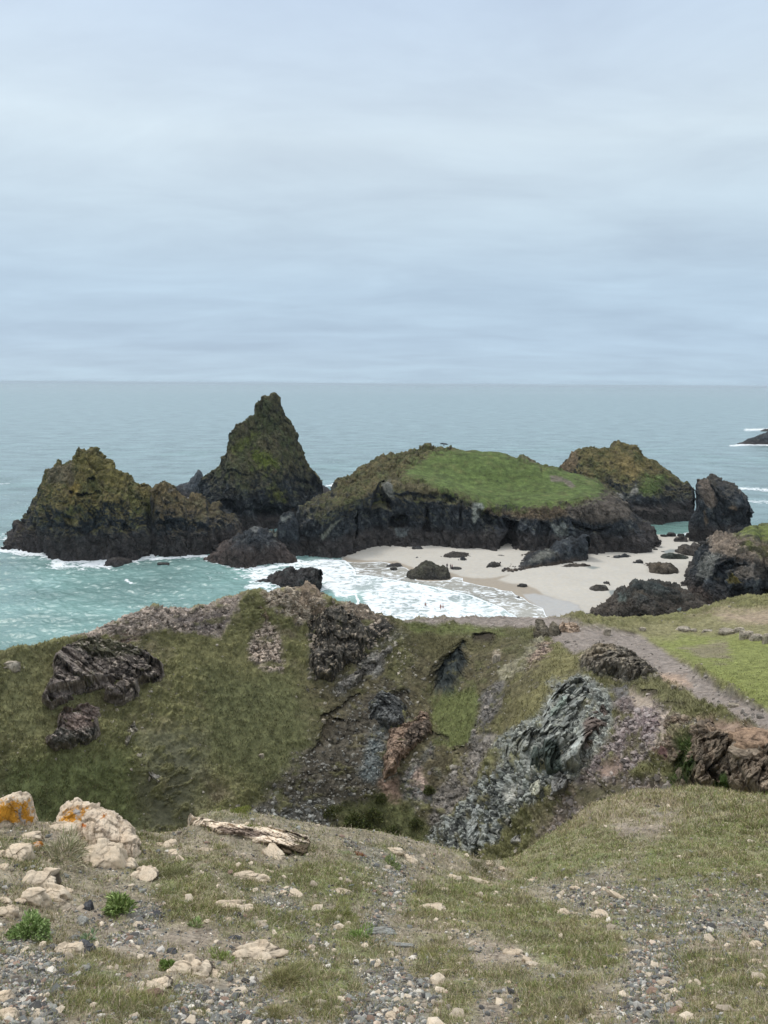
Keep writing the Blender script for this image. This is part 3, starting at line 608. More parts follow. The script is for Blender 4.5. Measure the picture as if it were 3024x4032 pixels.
# sparse whitecaps far out
nwc = N_('ShaderNodeTexNoise'); mp2 = N_('ShaderNodeMapping'); t.links.new(co.outputs['Object'], mp2.inputs[0]); mp2.inputs['Scale'].default_value = (.35, 1, 1)
t.links.new(mp2.outputs[0], nwc.inputs['Vector']); nwc.inputs['Scale'].default_value = .12; nwc.inputs['Detail'].default_value = 5; nwc.inputs['Roughness'].default_value = .6
wc = mrange(nwc.outputs[0], .755, .80, 0, .7)
mx = N_('ShaderNodeMath', operation='MAXIMUM'); t.links.new(fm, mx.inputs[0]); t.links.new(wc, mx.inputs[1])
patch = N_('ShaderNodeTexNoise'); t.links.new(mpp.outputs[0], patch.inputs['Vector']); patch.inputs['Scale'].default_value = .06; patch.inputs['Detail'].default_value = 6
vs = N_('ShaderNodeVectorMath', operation='SCALE'); t.links.new(at.outputs['Color'], vs.inputs[0]); t.links.new(mrange(patch.outputs[0], .3, .7, .72, 1.28), vs.inputs['Scale'])
cm = N_('ShaderNodeMix', data_type='RGBA'); t.links.new(mx.outputs[0], cm.inputs[0]); t.links.new(vs.outputs[0], cm.inputs[6]); cm.inputs[7].default_value = (.80, .83, .84, 1)
t.links.new(cm.outputs[2], b.inputs['Base Color'])
t.links.new(mrange(mx.outputs[0], 0, 1, .22, .9), b.inputs['Roughness']); b.inputs['IOR'].default_value = 1.33
nb = N_('ShaderNodeTexNoise'); t.links.new(mpp.outputs[0], nb.inputs['Vector']); nb.inputs['Scale'].default_value = .9; nb.inputs['Detail'].default_value = 6; nb.inputs['Roughness'].default_value = .6
bp = N_('ShaderNodeBump'); bp.inputs['Strength'].default_value = .7; bp.inputs['Distance'].default_value = .35; t.links.new(nb.outputs[0], bp.inputs['Height']); t.links.new(bp.outputs[0], b.inputs['Normal'])
me = mk_mesh('sea', Pw, grid_faces(*R2.shape), Cw, {'foam': F})
link('sea', me, M_sea, kind='structure')
# ------------------------------------------------------------------ rocks and islands
def rock_sheet(name, top, base, depth, back=None, mids=((.5, .2), (.85, .55)), dx=1.6, zb=0.0, part=None, pw=3.0, amp=1.0, bsz=5.0, carve=(), colour=None, mat=None,
               label=None, cat='rock', group=None, skirt=2.0, seed=1, crag=.8, rot=rotm(25, 20, 15), flatr=0.0, colz=None, vert=.45, parent=None):
    x0, x1 = top[0][0], top[-1][0]
    n = max(24, int((x1-x0)/dx)); px = np.linspace(x0, x1, n)
    bp = pl(base, px); tp = np.minimum(pl(top, px), bp-2)
    if part is None: rf_ = r_at_z(px, bp, zb)
    else:
        q = terr_at(px, bp, part); rf_ = np.hypot(q[:, 0], q[:, 1])
    s = np.abs(2*(px-x0)/(x1-x0)-1); e = np.sqrt(np.clip(1-s**pw, 0, 1))
    D = depth*e+.02*depth; rr = rf_+D; bk = (back if back else depth)
    front = at_r(px, bp, rf_)
    rfs = np.convolve(np.pad(rf_, 60, mode='edge'), np.hanning(123)[1:-1]/np.hanning(123)[1:-1].sum(), 'valid') if n > 500 else rf_
    rr = rfs+D; ridge = at_r(px, tp, rr)
    k = [at_r(px, py_for(px, rf_-.05*D, front[:, 2]-skirt), rf_-.05*D), front]
    cnt = [4]; hpx = np.max(bp-tp); pyv = np.concatenate([[0], [1]]); fr = [0]
    last = 0
    for a, b in mids:
        if isinstance(a, (list, tuple)): ap = np.clip(pl(a, px), tp+1, bp-1)
        else: ap = bp+(tp-bp)*a
        kk_ = np.exp(-np.linspace(-2, 2, 61)**2); kk_ /= kk_.sum(); ap = np.clip(np.convolve(np.pad(ap, 30, mode='edge'), kk_, 'valid'), tp+1, bp-1) if n > 200 else ap
        k.append(at_r(px, ap, (rfs if b > .1 else rf_)+D*b)); av = float(np.max(bp-ap))/hpx
        cnt.append(max(6, int((av-last)*hpx/dx*1.15))); last = av
    k.append(ridge); cnt.append(max(8, int((1-last)*hpx/dx*1.15)))
    zt = ridge[:, 2]; zbk = front[:, 2]-skirt
    k.append(at_r(px, py_for(px, rr+.35*bk*e+.01, zt-(zt-zbk)*.22), rr+.35*bk*e+.01)); cnt.append(14)
    k.append(at_r(px, py_for(px, rr+bk*e+.03, zbk), rr+bk*e+.03)); cnt.append(16)
    G = pchip_rows(k, cnt)
    N = normals(blur(G, 6, 2)); f = np.sign((N*(G-np.array([0, 0, H]))).sum(-1).mean()); N = -N*f
    gp, gq = project(G.reshape(-1, 3)); gp = gp.reshape(G.shape[:2]); gq = gq.reshape(G.shape[:2])
    aw = G.copy(); aw[..., 2] = 0; aw /= np.linalg.norm(aw, axis=-1, keepdims=True)
    nz_ = fbm(G, bsz*1.2, 4, seed+60)
    cv = np.zeros(G.shape[:2]); ridge_row = sum(cnt[:-2])
    for cp, cd, cs in carve:
        ww = sstep(-cs, cs, sdist(cp, gp, gq)+cs*1.0*nz_); ww[ridge_row:] = 0
        G = G+aw*(cd*ww)[..., None]; cv = np.maximum(cv, ww)
    wf = 1.0
    if colz is not None: wf = colz(gp, gq, G, N)     # 1 rocky .. 0 smooth turf
    b1, ck1, r1 = blocks(G, bsz, seed, (1, 1, vert), rot, .15); b2, ck2, r2 = blocks(G, bsz*.36, seed+9, (1, 1, .5), rot, .18); b3, ck3, r3 = blocks(G, bsz*.14, seed+19, (1, 1, .7), rotm(50, 10, 40), .2)
    g1 = fbm(G, bsz*2.2, 3, seed+30); g2 = fbm(G@rot.T, bsz*.9, 6, seed+31, .62, ridged=True, aniso=(1, 1, .45)); g3 = fbm(G, bsz*.22, 4, seed+33, .7)
    bd = bedding(G, rot[0]*.8+np.array([.3, 0, .5]), bsz*.42, seed+50)+.45*bedding(G, (.9, .3, -.25), bsz*.2, seed+51)
    d = amp*(.8*g1+crag*(.8*b1+.5*b2+.25*b3+.85*bd)+.45*g2+.25*g3)
    d = d-(d[:ridge_row].mean()+amp*.15 if depth > 15 else -amp*.15)
    soft = amp*(.5*g1+.12*fbm(G, bsz*.35, 4, seed+32, .6))
    d = soft*(1-wf)+d*wf
    G2 = G+N*d[..., None]
    N2 = normals(blur(G2, 2, 1)); N2 = -N2*np.sign((N2*(G2-np.array([0, 0, H]))).sum(-1).mean())
    Cc = colour(G2, N2, gp, gq, dict(b1=r1, b2=r2, b3=r3, ck=np.clip(ck1+ck2*.7+ck3*.4, 0, 1), g=g1, seed=seed, wf=wf, cv=cv))
    V = G2.reshape(-1, 3)
    me_ = mk_mesh(name, V, grid_faces(*G.shape[:2]), Cc)
    return link(name, me_, mat or M_rock, label, cat, group, parent=parent)

def island_col(zt=7.5, zv=17, vegc=LICHEN, grass=(), pale=(), tan=(), veg=1.0, tide=TIDE, dark=ROCKDARK, mossy=(.085, .10, .032)):
    def f(G, N, gp, gq, k):
        z = G[..., 2]; n = fbm(G, 7, 4, k['seed']+70, .6); n2 = fbm(G, 2.2, 4, k['seed']+71, .65); nz = N[..., 2]
        c = np.tile(dark, z.shape+(1,))*(1+.5*(k['b1']-.5)+.4*(k['b2']-.5)+.6*(k['b3']-.5)+1.0*n2)[..., None]
        c = mix(c, PALEGREY*.7, .65*sstep(.12, .5, n2+.3*(k['b2']-.5)))
        c = mix(c, TAN*.8, .45*sstep(.1, .6, n)*sstep(.0, .5, nz))
        tdw = sstep(2.2, -2.2, z-zt-2*n)
        c = mix(c, np.array(tide), tdw*.85); c = c*(1+.35*n2*tdw)[..., None]
        vw = veg*np.clip(sstep(zv-9, zv+6, z+9*n+7*n2+11*(nz-.35)), 0, 1)*(.35+.65*sstep(-.35, .25, n2+.4*nz))
        vc = mix(np.tile(np.array(vegc), z.shape+(1,)), mossy, sstep(-.2, .35, n+.3*n2)); vc = vc*(1+.55*n2+.4*(k['b3']-.5))[..., None]; vc = mix(vc, TAN, .5*sstep(.15, .5, fbm(G, 3.3, 3, k['seed']+72)))
        c = mix(c, vc*1.0 if False else vc, np.clip(vw, 0, 1)) if False else c*(1-vw[..., None])+vc*vw[..., None]
        for poly, cc, soft in list(tan):
            ww = sstep(-soft, soft, sdist(poly, gp, gq)+soft*1.6*n2+soft*n); cc_ = np.array(cc)*(1+.4*n2+.35*(k['b2']-.5))[..., None]
            c = c*(1-ww[..., None])+cc_*ww[..., None]
        for poly, cc in grass:
            ww = sstep(-26, 20, sdist(poly, gp, gq)+48*n2+26*n)
            cc_ = np.array(cc)*(1+.30*n+.25*n2+.2*fbm(G, 14, 2, k['seed']+73))[..., None]; cc_ = mix(cc_, (.125, .125, .05), .6*sstep(-.0, .5, fbm(G, 5, 5, k['seed']+74, .68))); cc_ = mix(cc_, (.05, .065, .026), .6*sstep(.15, .5, -n2))
            c = c*(1-ww[..., None])+cc_*ww[..., None]
        for poly, cc, soft in list(pale):
            ww = sstep(-soft, soft, sdist(poly, gp, gq)+soft*1.6*n2+soft*n); cc_ = np.array(cc)*(1+.4*n2+.35*(k['b2']-.5))[..., None]
            c = c*(1-ww[..., None])+cc_*ww[..., None]
        return c*(1-.22*k['ck']*np.minimum(k['wf'], 1))[..., None]
    return f
def turf(polys, lo_=.12, soft=14):
    def f(gp, gq, G, N):
        w_ = np.ones(gp.shape); n = fbm(G, 4, 3, 88)
        for p in polys: w_ = np.minimum(w_, 1-(1-lo_)*sstep(-soft, soft, sdist(p, gp, gq)+soft*1.4*n))
        return w_
    return f

# far right sea rock
rock_sheet('sea_rock', [(2905, 1746), (2925, 1740), (2945, 1728), (2970, 1722), (2990, 1712), (3010, 1705), (3040, 1692), (3080, 1700), (3120, 1740), (3140, 1748)], [(2905, 1750), (3140, 1752)], 22, amp=.8, bsz=5,
           colour=island_col(zt=3, zv=99), label='low black rock far out in the sea at the right edge of the photo', seed=3)
rock_sheet('sea_rock', [(2995, 1696), (3010, 1690), (3040, 1688), (3070, 1696)], [(2995, 1699), (3070, 1699)], 12, amp=.4, bsz=4,
           colour=island_col(zt=3, zv=99), label='tiny black rock awash behind the low rock far out at sea', seed=4)
# fin behind the pyramid
rock_sheet('sea_rock', [(690, 1925), (700, 1914), (730, 1905), (745, 1900), (752, 1885), (765, 1872), (775, 1858), (780, 1850), (786, 1853), (796, 1868), (800, 1880), (808, 1900), (840, 1925)], [(690, 1962), (840, 1965)], 14, amp=.7, bsz=5,
           colour=island_col(zt=4, zv=99, dark=ROCKDARK*1.5), label='small pointed grey fin of rock beside the left foot of the tall peak', seed=5)
rock_sheet('sea_rock', [(1235, 1935), (1255, 1912), (1275, 1912), (1290, 1924), (1310, 1935)], [(1235, 1950), (1310, 1950)], 10, amp=.5, bsz=4,
           colour=island_col(zt=4, zv=99, dark=ROCKDARK*1.3), label='small dark rock peeping out at the right foot of the tall peak', seed=6)
# tall peak
rock_sheet('sea_stack', [(755, 2030), (765, 1985), (780, 1940), (795, 1885), (830, 1850), (860, 1828), (872, 1800), (890, 1775), (893, 1745), (900, 1710), (902, 1692), (925, 1670), (950, 1662), (975, 1645), (1000, 1632), (1006, 1605), (1012, 1592), (1030, 1575), (1036, 1562), (1048, 1559), (1060, 1560), (1066, 1550), (1085, 1550), (1102, 1565), (1106, 1590), (1120, 1615), (1124, 1628), (1140, 1650), (1153, 1672), (1158, 1700), (1168, 1730), (1180, 1752), (1190, 1780), (1207, 1815), (1220, 1838), (1240, 1860), (1255, 1878), (1265, 1893), (1268, 1910), (1258, 1930), (1262, 2010), (1268, 2060)],
           [(755, 2040), (800, 2075), (900, 2100), (1268, 2070)], 30, 26, mids=((.28, .10), (.55, .42), (.8, .75)), amp=1.5, bsz=7, pw=2.2, crag=.75, vert=.5, seed=11,
           colour=island_col(zt=6, zv=22, veg=.9, vegc=(.098, .092, .048), mossy=(.068, .080, .036), dark=ROCKDARK*.95, grass=[([(1000, 1780), (1060, 1790), (1090, 1820), (1060, 1850), (1010, 1830), (1000, 1800)], (.11, .135, .03)), ([(1060, 1945), (1110, 1945), (1110, 1962), (1065, 1962)], (.13, .14, .04))],
                             tan=[([(905, 1760), (1000, 1700), (1030, 1700), (960, 1760), (920, 1790)], (.10, .115, .035), 14)]),
           carve=[([(830, 1990), (870, 1965), (925, 1975), (940, 2025), (890, 2020)], 6, 8), ([(895, 1710), (910, 1700), (905, 1760), (895, 1790)], 2, 8), ([(1170, 1890), (1250, 1900), (1240, 1980), (1180, 1970)], 2.5, 18), ([(1000, 2010), (1090, 2000), (1120, 2040), (1010, 2040)], 4, 14)],
           label='tallest sea stack, a dark rock peak streaked with green moss', cat='sea stack')
# right island
rock_sheet('rocky_island', [(2197, 1860), (2200, 1838), (2210, 1818), (2235, 1800), (2250, 1785), (2285, 1765), (2310, 1757), (2340, 1754), (2360, 1762), (2380, 1757), (2398, 1766), (2405, 1750), (2420, 1738), (2437, 1733), (2455, 1742), (2480, 1754), (2500, 1752), (2518, 1768), (2530, 1790), (2550, 1802), (2580, 1815), (2605, 1838), (2640, 1862), (2665, 1880), (2685, 1893), (2705, 1896), (2728, 1920), (2738, 1940), (2740, 1975), (2736, 2020), (2732, 2045)],
           [(2197, 1990), (2300, 2050), (2480, 2058), (2560, 2066), (2600, 2066), (2680, 2058), (2732, 2050)], 52, 34, mids=((.25, .08), (.5, .25), (.8, .62)), amp=1.5, bsz=7, pw=2.6, seed=14,
           colour=island_col(zt=8, zv=20, veg=.95, vegc=(.135, .115, .046), mossy=(.078, .085, .034), grass=[([(2530, 1880), (2600, 1880), (2620, 1900), (2600, 1920), (2560, 1950), (2515, 1930)], (.082, .115, .038))],
                             tan=[([(2420, 1800), (2470, 1790), (2530, 1850), (2500, 1880), (2450, 1850)], (.175, .14, .06), 18), ([(2205, 1810), (2270, 1780), (2280, 1820), (2240, 1860), (2205, 1850)], (.16, .12, .075), 12)],
                             pale=[([(2470, 1960), (2505, 1900), (2515, 1935), (2460, 1965)], (.22, .22, .2), 6), ([(2430, 1940), (2460, 1945), (2450, 1965)], (.2, .2, .19), 6)]),
           carve=[([(2270, 1800), (2370, 1850), (2430, 1930), (2380, 1930), (2290, 1860)], 3.5, 22), ([(2500, 1990), (2640, 1970), (2700, 2010), (2560, 2010)], 3, 20)],
           label='rounded rocky island with ochre turf and a crag on top, behind the big green island', cat='island')
# steep block on the right
rock_sheet('sea_stack', [(2717, 2110), (2720, 2060), (2726, 2040), (2738, 2000), (2742, 1975), (2740, 1945), (2748, 1925), (2752, 1890), (2768, 1878), (2790, 1871), (2805, 1873), (2830, 1890), (2870, 1902), (2900, 1902), (2918, 1915), (2928, 1935), (2945, 1965), (2950, 1995), (2962, 2030), (2960, 2060), (2955, 2075), (2950, 2130)],
           [(2717, 2132), (2760, 2137), (2800, 2136), (2850, 2140), (2950, 2150)], 20, 18, mids=((.3, .05), (.6, .16), (.88, .5)), amp=1.2, bsz=6, pw=3, seed=17, vert=.35, crag=1.0,
           colour=island_col(zt=6, zv=26, veg=.55, vegc=(.13, .11, .085), mossy=(.10, .09, .065), dark=ROCKDARK*1.15, tan=[([(2755, 1890), (2790, 1890), (2822, 1970), (2818, 1995), (2780, 1990), (2760, 1940)], (.15, .125, .105), 8), ([(2880, 1990), (2900, 1995), (2900, 2010), (2870, 2000)], (.15, .12, .09), 5), ([(2780, 2000), (2795, 2060), (2785, 2065), (2770, 2010)], (.15, .12, .09), 5)]),
           carve=[([(2830, 1950), (2880, 2020), (2930, 2000), (2935, 2070), (2840, 2100), (2800, 2060), (2815, 2000)], 3, 14), ([(2795, 1890), (2830, 1960), (2822, 1965), (2790, 1900)], 1.5, 5)],
           label='steep grey-brown block of rock rising beside the channel on the right', cat='sea stack')
# big green island
GREENP = [(1650, 1815), (1690, 1790), (1730, 1782), (1775, 1770), (1850, 1768), (1960, 1774), (2050, 1800), (2130, 1832), (2210, 1848), (2275, 1868), (2325, 1882), (2355, 1892), (2378, 1915), (2370, 1946), (2315, 1956), (2250, 1972), (2190, 1990), (2100, 1994), (2000, 1996), (1900, 2000), (1880, 1980), (1850, 1962), (1800, 1940), (1725, 1922), (1680, 1895), (1640, 1880), (1580, 1880), (1600, 1850)]
rock_sheet('green_island', [(1164, 2180), (1170, 2080), (1172, 2020), (1178, 1997), (1185, 1990), (1245, 1957), (1290, 1935), (1320, 1903), (1340, 1887), (1365, 1884), (1400, 1852), (1410, 1842), (1435, 1832), (1470, 1807), (1500, 1791), (1575, 1778), (1600, 1771), (1650, 1763), (1725, 1759), (1730, 1756), (1750, 1765), (1850, 1771), (1900, 1779), (1960, 1779), (2000, 1789), (2035, 1801), (2045, 1794), (2060, 1791), (2100, 1808), (2128, 1824), (2135, 1833), (2160, 1833), (2210, 1850), (2275, 1872), (2325, 1885), (2355, 1895), (2375, 1915), (2400, 1930), (2440, 1960), (2475, 1990), (2497, 2020), (2510, 2037), (2545, 2050), (2575, 2075), (2588, 2098), (2592, 2140), (2596, 2150)],
           [(1164, 2188), (1175, 2186), (1265, 2202), (1335, 2200), (1390, 2180), (1450, 2162), (1480, 2152), (1540, 2151), (1600, 2157), (1700, 2155), (1810, 2167), (1875, 2165), (1950, 2174), (1985, 2165), (2030, 2172), (2150, 2184), (2315, 2187), (2400, 2185), (2465, 2182), (2525, 2185), (2567, 2175), (2596, 2152)], 60, 40,
           mids=(([(1164, 2184), (1200, 2160), (1300, 2150), (1500, 2100), (2000, 2110), (2300, 2130), (2500, 2140), (2596, 2150)], .04),
                 ([(1164, 2140), (1180, 2060), (1290, 2010), (1400, 1960), (1500, 1940), (1600, 1925), (1725, 1945), (1850, 1985), (1950, 2015), (2190, 2010), (2330, 1985), (2420, 2010), (2500, 2080), (2596, 2146)], .16),
                 ([(1164, 2100), (1185, 2020), (1290, 1975), (1400, 1910), (1500, 1865), (1600, 1850), (1725, 1865), (1850, 1900), (2000, 1920), (2190, 1930), (2330, 1930), (2420, 1970), (2500, 2050), (2596, 2144)], .55)),
           dx=1.7, amp=1.5, bsz=7, pw=4, seed=21, vert=.35, crag=.95, colz=turf([GREENP], .10),
           colour=island_col(zt=6.5, zv=21, veg=.95, vegc=(.115, .10, .046), mossy=(.080, .088, .036), grass=[(GREENP, (.094, .134, .040))],
                             tan=[([(1860, 1985), (1950, 2000), (2180, 1996), (2250, 1985), (2240, 2030), (2150, 2050), (2000, 2025), (1880, 2020)], (.12, .092, .062), 12), ([(2370, 1920), (2440, 1965), (2490, 2010), (2500, 2040), (2350, 2060), (2240, 2040), (2230, 2000), (2320, 1965)], (.115, .10, .086), 14),
                                  ([(1530, 1880), (1680, 1890), (1760, 1930), (1740, 1950), (1600, 1930), (1540, 1910)], (.12, .105, .06), 12), ([(2040, 1792), (2100, 1805), (2130, 1828), (2060, 1830)], (.17, .14, .10), 7)],
                             pale=[([(1860, 1980), (1900, 1985), (1905, 2000), (1870, 2060), (1860, 2060)], (.24, .26, .235), 6), ([(1260, 2110), (1310, 2060), (1345, 2045), (1300, 2090), (1270, 2130)], (.19, .2, .17), 6), ([(2175, 2065), (2225, 2065), (2240, 2105), (2190, 2110)], (.24, .26, .245), 7),
                                   ([(1500, 1910), (1540, 1890), (1550, 1960), (1520, 1960)], (.15, .155, .14), 7), ([(1560, 2090), (1610, 2080), (1600, 2110), (1565, 2115)], (.15, .17, .175), 6), ([(2165, 1872), (2200, 1872), (2250, 1895), (2268, 1915), (2250, 1922), (2220, 1900), (2170, 1895)], (.15, .135, .105), 5)]),
           carve=[([(1500, 1890), (1522, 1885), (1510, 1930), (1540, 1985), (1540, 2010), (1500, 1990), (1470, 2000), (1480, 1930)], 7, 7), ([(1575, 2030), (1605, 2040), (1600, 2070), (1560, 2095), (1530, 2080), (1540, 2040)], 6, 9), ([(1678, 2000), (1690, 2000), (1692, 2090), (1672, 2090)], 4, 7), ([(1395, 2010), (1405, 2010), (1412, 2110), (1402, 2130)], 4, 5),
                  ([(1985, 2040), (2040, 2050), (2030, 2100), (2045, 2160), (1985, 2180), (1970, 2150), (2000, 2100), (1990, 2065)], 11, 8), ([(1890, 2020), (1960, 2040), (1975, 2080), (1910, 2070)], 5, 14), ([(1810, 1975), (1822, 1975), (1820, 2080), (1805, 2080)], 3, 6), ([(2250, 2060), (2330, 2085), (2400, 2080), (2390, 2092), (2320, 2098), (2250, 2075)], 2.5, 7), ([(2130, 2060), (2160, 2090), (2160, 2170), (2110, 2170)], 4, 14),
                  ([(1340, 1960), (1400, 1940), (1420, 1960), (1350, 1990)], 2, 10), ([(1560, 1950), (1700, 1940), (1800, 1960), (1800, 1975), (1600, 1965)], 1.8, 8), ([(1420, 2020), (1500, 2010), (1500, 2090), (1430, 2100)], 2, 15)],
           label='large island with a bright green grass dome and dark cliffs above the beach', cat='island')
# rubble and spurs in front of it
rock_sheet('boulder', [(1090, 2190), (1098, 2140), (1100, 2080), (1102, 2050), (1115, 2030), (1130, 2018), (1150, 2022), (1162, 2040), (1172, 2070), (1178, 2120), (1190, 2180)], [(1090, 2195), (1190, 2195)], 9, amp=.8, bsz=4, seed=24,
           colour=island_col(zt=5, zv=99, pale=[([(1105, 2035), (1150, 2030), (1120, 2060)], PALEGREY*.8, 5)]), label='grey-black boulder wedged between the tall peak and the green island')
rock_sheet('rock_spur', [(1960, 2258), (1972, 2250), (2000, 2238), (2035, 2232), (2050, 2220), (2070, 2200), (2095, 2188), (2130, 2178), (2165, 2167), (2178, 2160), (2200, 2140), (2240, 2120), (2300, 2110), (2320, 2125), (2318, 2160), (2314, 2205)],
           [(1960, 2261), (2035, 2262), (2100, 2250), (2200, 2235), (2260, 2222), (2305, 2218), (2314, 2212)], 13, 14, amp=1.0, bsz=4.5, seed=26, pw=3, mids=((.5, .15), (.8, .45)), colour=island_col(zt=2, zv=99, dark=ROCKDARK*1.2, tan=[([(2080, 2210), (2160, 2165), (2180, 2170), (2170, 2195), (2090, 2225)], (.16, .165, .15), 8), ([(1970, 2255), (2250, 2200), (2310, 2215), (2100, 2255)], (.085, .068, .055), 10)]),
           label='long rock spur sloping down to the beach in front of the green island', cat='rock')
rock_sheet('sea_rock', [(2055, 2190), (2070, 2180), (2090, 2172), (2110, 2170), (2120, 2180), (2130, 2195)], [(2055, 2197), (2130, 2200)], 6, amp=.5, bsz=3, seed=27, colour=island_col(zt=2, zv=99, tide=(.07, .06, .05)), label='rounded brown rock tucked against the upper side of the rock spur')
# left island, two halves
rock_sheet('rocky_island', [(0, 2158), (20, 2140), (32, 2122), (36, 2104), (56, 2090), (58, 2064), (62, 2058), (85, 2056), (95, 2050), (108, 2020), (118, 1990), (130, 1965), (142, 1930), (160, 1900), (172, 1885), (176, 1860), (180, 1845), (200, 1838), (222, 1826), (224, 1806), (235, 1806), (248, 1820), (262, 1817), (285, 1812), (292, 1793), (305, 1788), (306, 1764), (312, 1761), (318, 1772), (332, 1766), (340, 1774), (355, 1765), (382, 1765), (398, 1780), (410, 1795), (435, 1806), (448, 1818), (456, 1840), (480, 1858), (510, 1875), (528, 1888), (535, 1897), (570, 1900), (585, 1906), (594, 1925), (600, 1960), (603, 2100), (604, 2180)],
           [(-4, 2164), (40, 2164), (110, 2175), (150, 2182), (200, 2200), (250, 2214), (340, 2212), (400, 2205), (500, 2204), (540, 2202), (580, 2192), (604, 2186)], 34, 26,
           mids=((.18, .04), (.5, .16), (.75, .45)), amp=1.3, bsz=6, pw=3, seed=31, vert=.4, crag=1.0,
           colour=island_col(zt=8.5, zv=17, veg=1.0, vegc=(.145, .122, .048), mossy=(.088, .092, .036), tan=[([(262, 1895), (285, 1890), (312, 1910), (308, 1950), (280, 1950)], (.20, .155, .05), 7), ([(285, 1800), (400, 1790), (520, 1880), (480, 1920), (330, 1860)], (.13, .115, .04), 18), ([(182, 1845), (290, 1820), (290, 1900), (190, 1900)], (.115, .10, .062), 10), ([(250, 2040), (310, 2045), (300, 2075), (255, 2070)], (.17, .145, .07), 7)]),
           carve=[([(345, 1885), (372, 1880), (375, 1935), (350, 1935)], 3, 6), ([(300, 1950), (390, 1935), (400, 1950), (310, 1965)], 2.5, 6), ([(420, 2000), (560, 1990), (590, 2080), (500, 2110), (380, 2080)], 2.2, 22), ([(270, 1930), (290, 1930), (290, 1965), (275, 1965)], 2, 5), ([(155, 1920), (165, 1920), (165, 2030), (155, 2030)], 2, 6), ([(190, 2000), (290, 2050), (300, 2100), (180, 2090)], 2, 16)],
           label='leftmost craggy island with an ochre summit and brown tide-stained base', cat='island')
rock_sheet('rocky_island', [(596, 2180), (598, 2100), (600, 1980), (606, 1930), (618, 1920), (622, 1900), (630, 1896), (655, 1894), (663, 1902), (680, 1905), (690, 1912), (694, 1930), (710, 1945), (740, 1965), (760, 1950), (790, 1948), (810, 1962), (830, 1985), (845, 1984), (860, 1985), (880, 2005), (905, 2020), (925, 2025), (945, 2060), (955, 2100), (975, 2160)],
           [(596, 2190), (650, 2199), (720, 2196), (800, 2192), (840, 2188), (900, 2180), (975, 2170)], 26, 22, mids=((.2, .04), (.55, .2), (.8, .5)), amp=1.2, bsz=5, pw=3, seed=34, vert=.4, crag=1.0,
           colour=island_col(zt=8, zv=17, veg=.95, vegc=(.135, .105, .052), mossy=(.088, .082, .045), pale=[([(660, 1928), (680, 1928), (678, 1940), (662, 1940)], (.26, .24, .2), 4)]),
           carve=[([(830, 2040), (845, 2040), (880, 2140), (865, 2150)], 2, 6), ([(620, 2060), (760, 2050), (820, 2090), (650, 2110)], 2, 14)],
           label='lower craggy island split from the leftmost one by a narrow dark cleft', cat='island')
rock_sheet('sea_rock', [(800, 2205), (815, 2195), (850, 2165), (870, 2145), (905, 2125), (920, 2112), (960, 2100), (985, 2078), (1020, 2076), (1060, 2090), (1090, 2096), (1110, 2120), (1135, 2150), (1150, 2170), (1172, 2195), (1176, 2212)],
           [(800, 2210), (840, 2222), (880, 2228), (930, 2240), (1000, 2238), (1060, 2222), (1120, 2218), (1176, 2216)], 18, 22, mids=((.5, .15), (.75, .4)), amp=1.0, bsz=4, pw=3, seed=36,
           colour=island_col(zt=6, zv=99, tide=(.092, .073, .066), dark=ROCKDARK*1.05, pale=[([(1060, 2086), (1110, 2098), (1100, 2110), (1065, 2098)], (.2, .22, .19), 5), ([(980, 2075), (1020, 2075), (1010, 2095)], (.14, .15, .15), 5)]), label='brown and black rock shelf at the foot of the tall peak, lapped by surf')
rock_sheet('sea_rock', [(412, 2226), (420, 2215), (428, 2202), (450, 2196), (490, 2198), (515, 2205), (522, 2214)], [(412, 2229), (450, 2232), (490, 2226), (522, 2216)], 4, amp=.5, bsz=2.5, seed=38, colour=island_col(zt=6, zv=99), label='low dark rock awash in front of the leftmost island')
rock_sheet('sea_rock', [(1048, 2292), (1060, 2282), (1090, 2268), (1110, 2262), (1130, 2245), (1150, 2244), (1162, 2255), (1175, 2252), (1190, 2238), (1225, 2234), (1250, 2238), (1270, 2250), (1290, 2258), (1299, 2272), (1285, 2290), (1285, 2300), (1262, 2322)],
           [(1048, 2296), (1090, 2310), (1130, 2325), (1180, 2340), (1240, 2340), (1262, 2326)], 11, 12, amp=.9, bsz=3.2, pw=3, seed=39, mids=((.5, .2), (.8, .6)), colour=island_col(zt=1.5, zv=99, dark=np.array([.040, .038, .038])), label='black jagged rock surrounded by white surf in the cove')
rock_sheet('sea_rock', [(1003, 2295), (1015, 2285), (1040, 2280), (1056, 2285), (1062, 2292)], [(1003, 2298), (1062, 2297)], 3, amp=.4, bsz=2, seed=40, colour=island_col(zt=1, zv=99), label='low black rock awash just left of the jagged black rock in the surf')
rock_sheet('sea_rock', [(1053, 2278), (1058, 2266), (1070, 2262), (1078, 2270), (1080, 2278)], [(1053, 2281), (1080, 2281)], 2.5, amp=.3, bsz=2, seed=41, colour=island_col(zt=1, zv=99), label='small round black rock behind the tip of the jagged black rock in the surf')
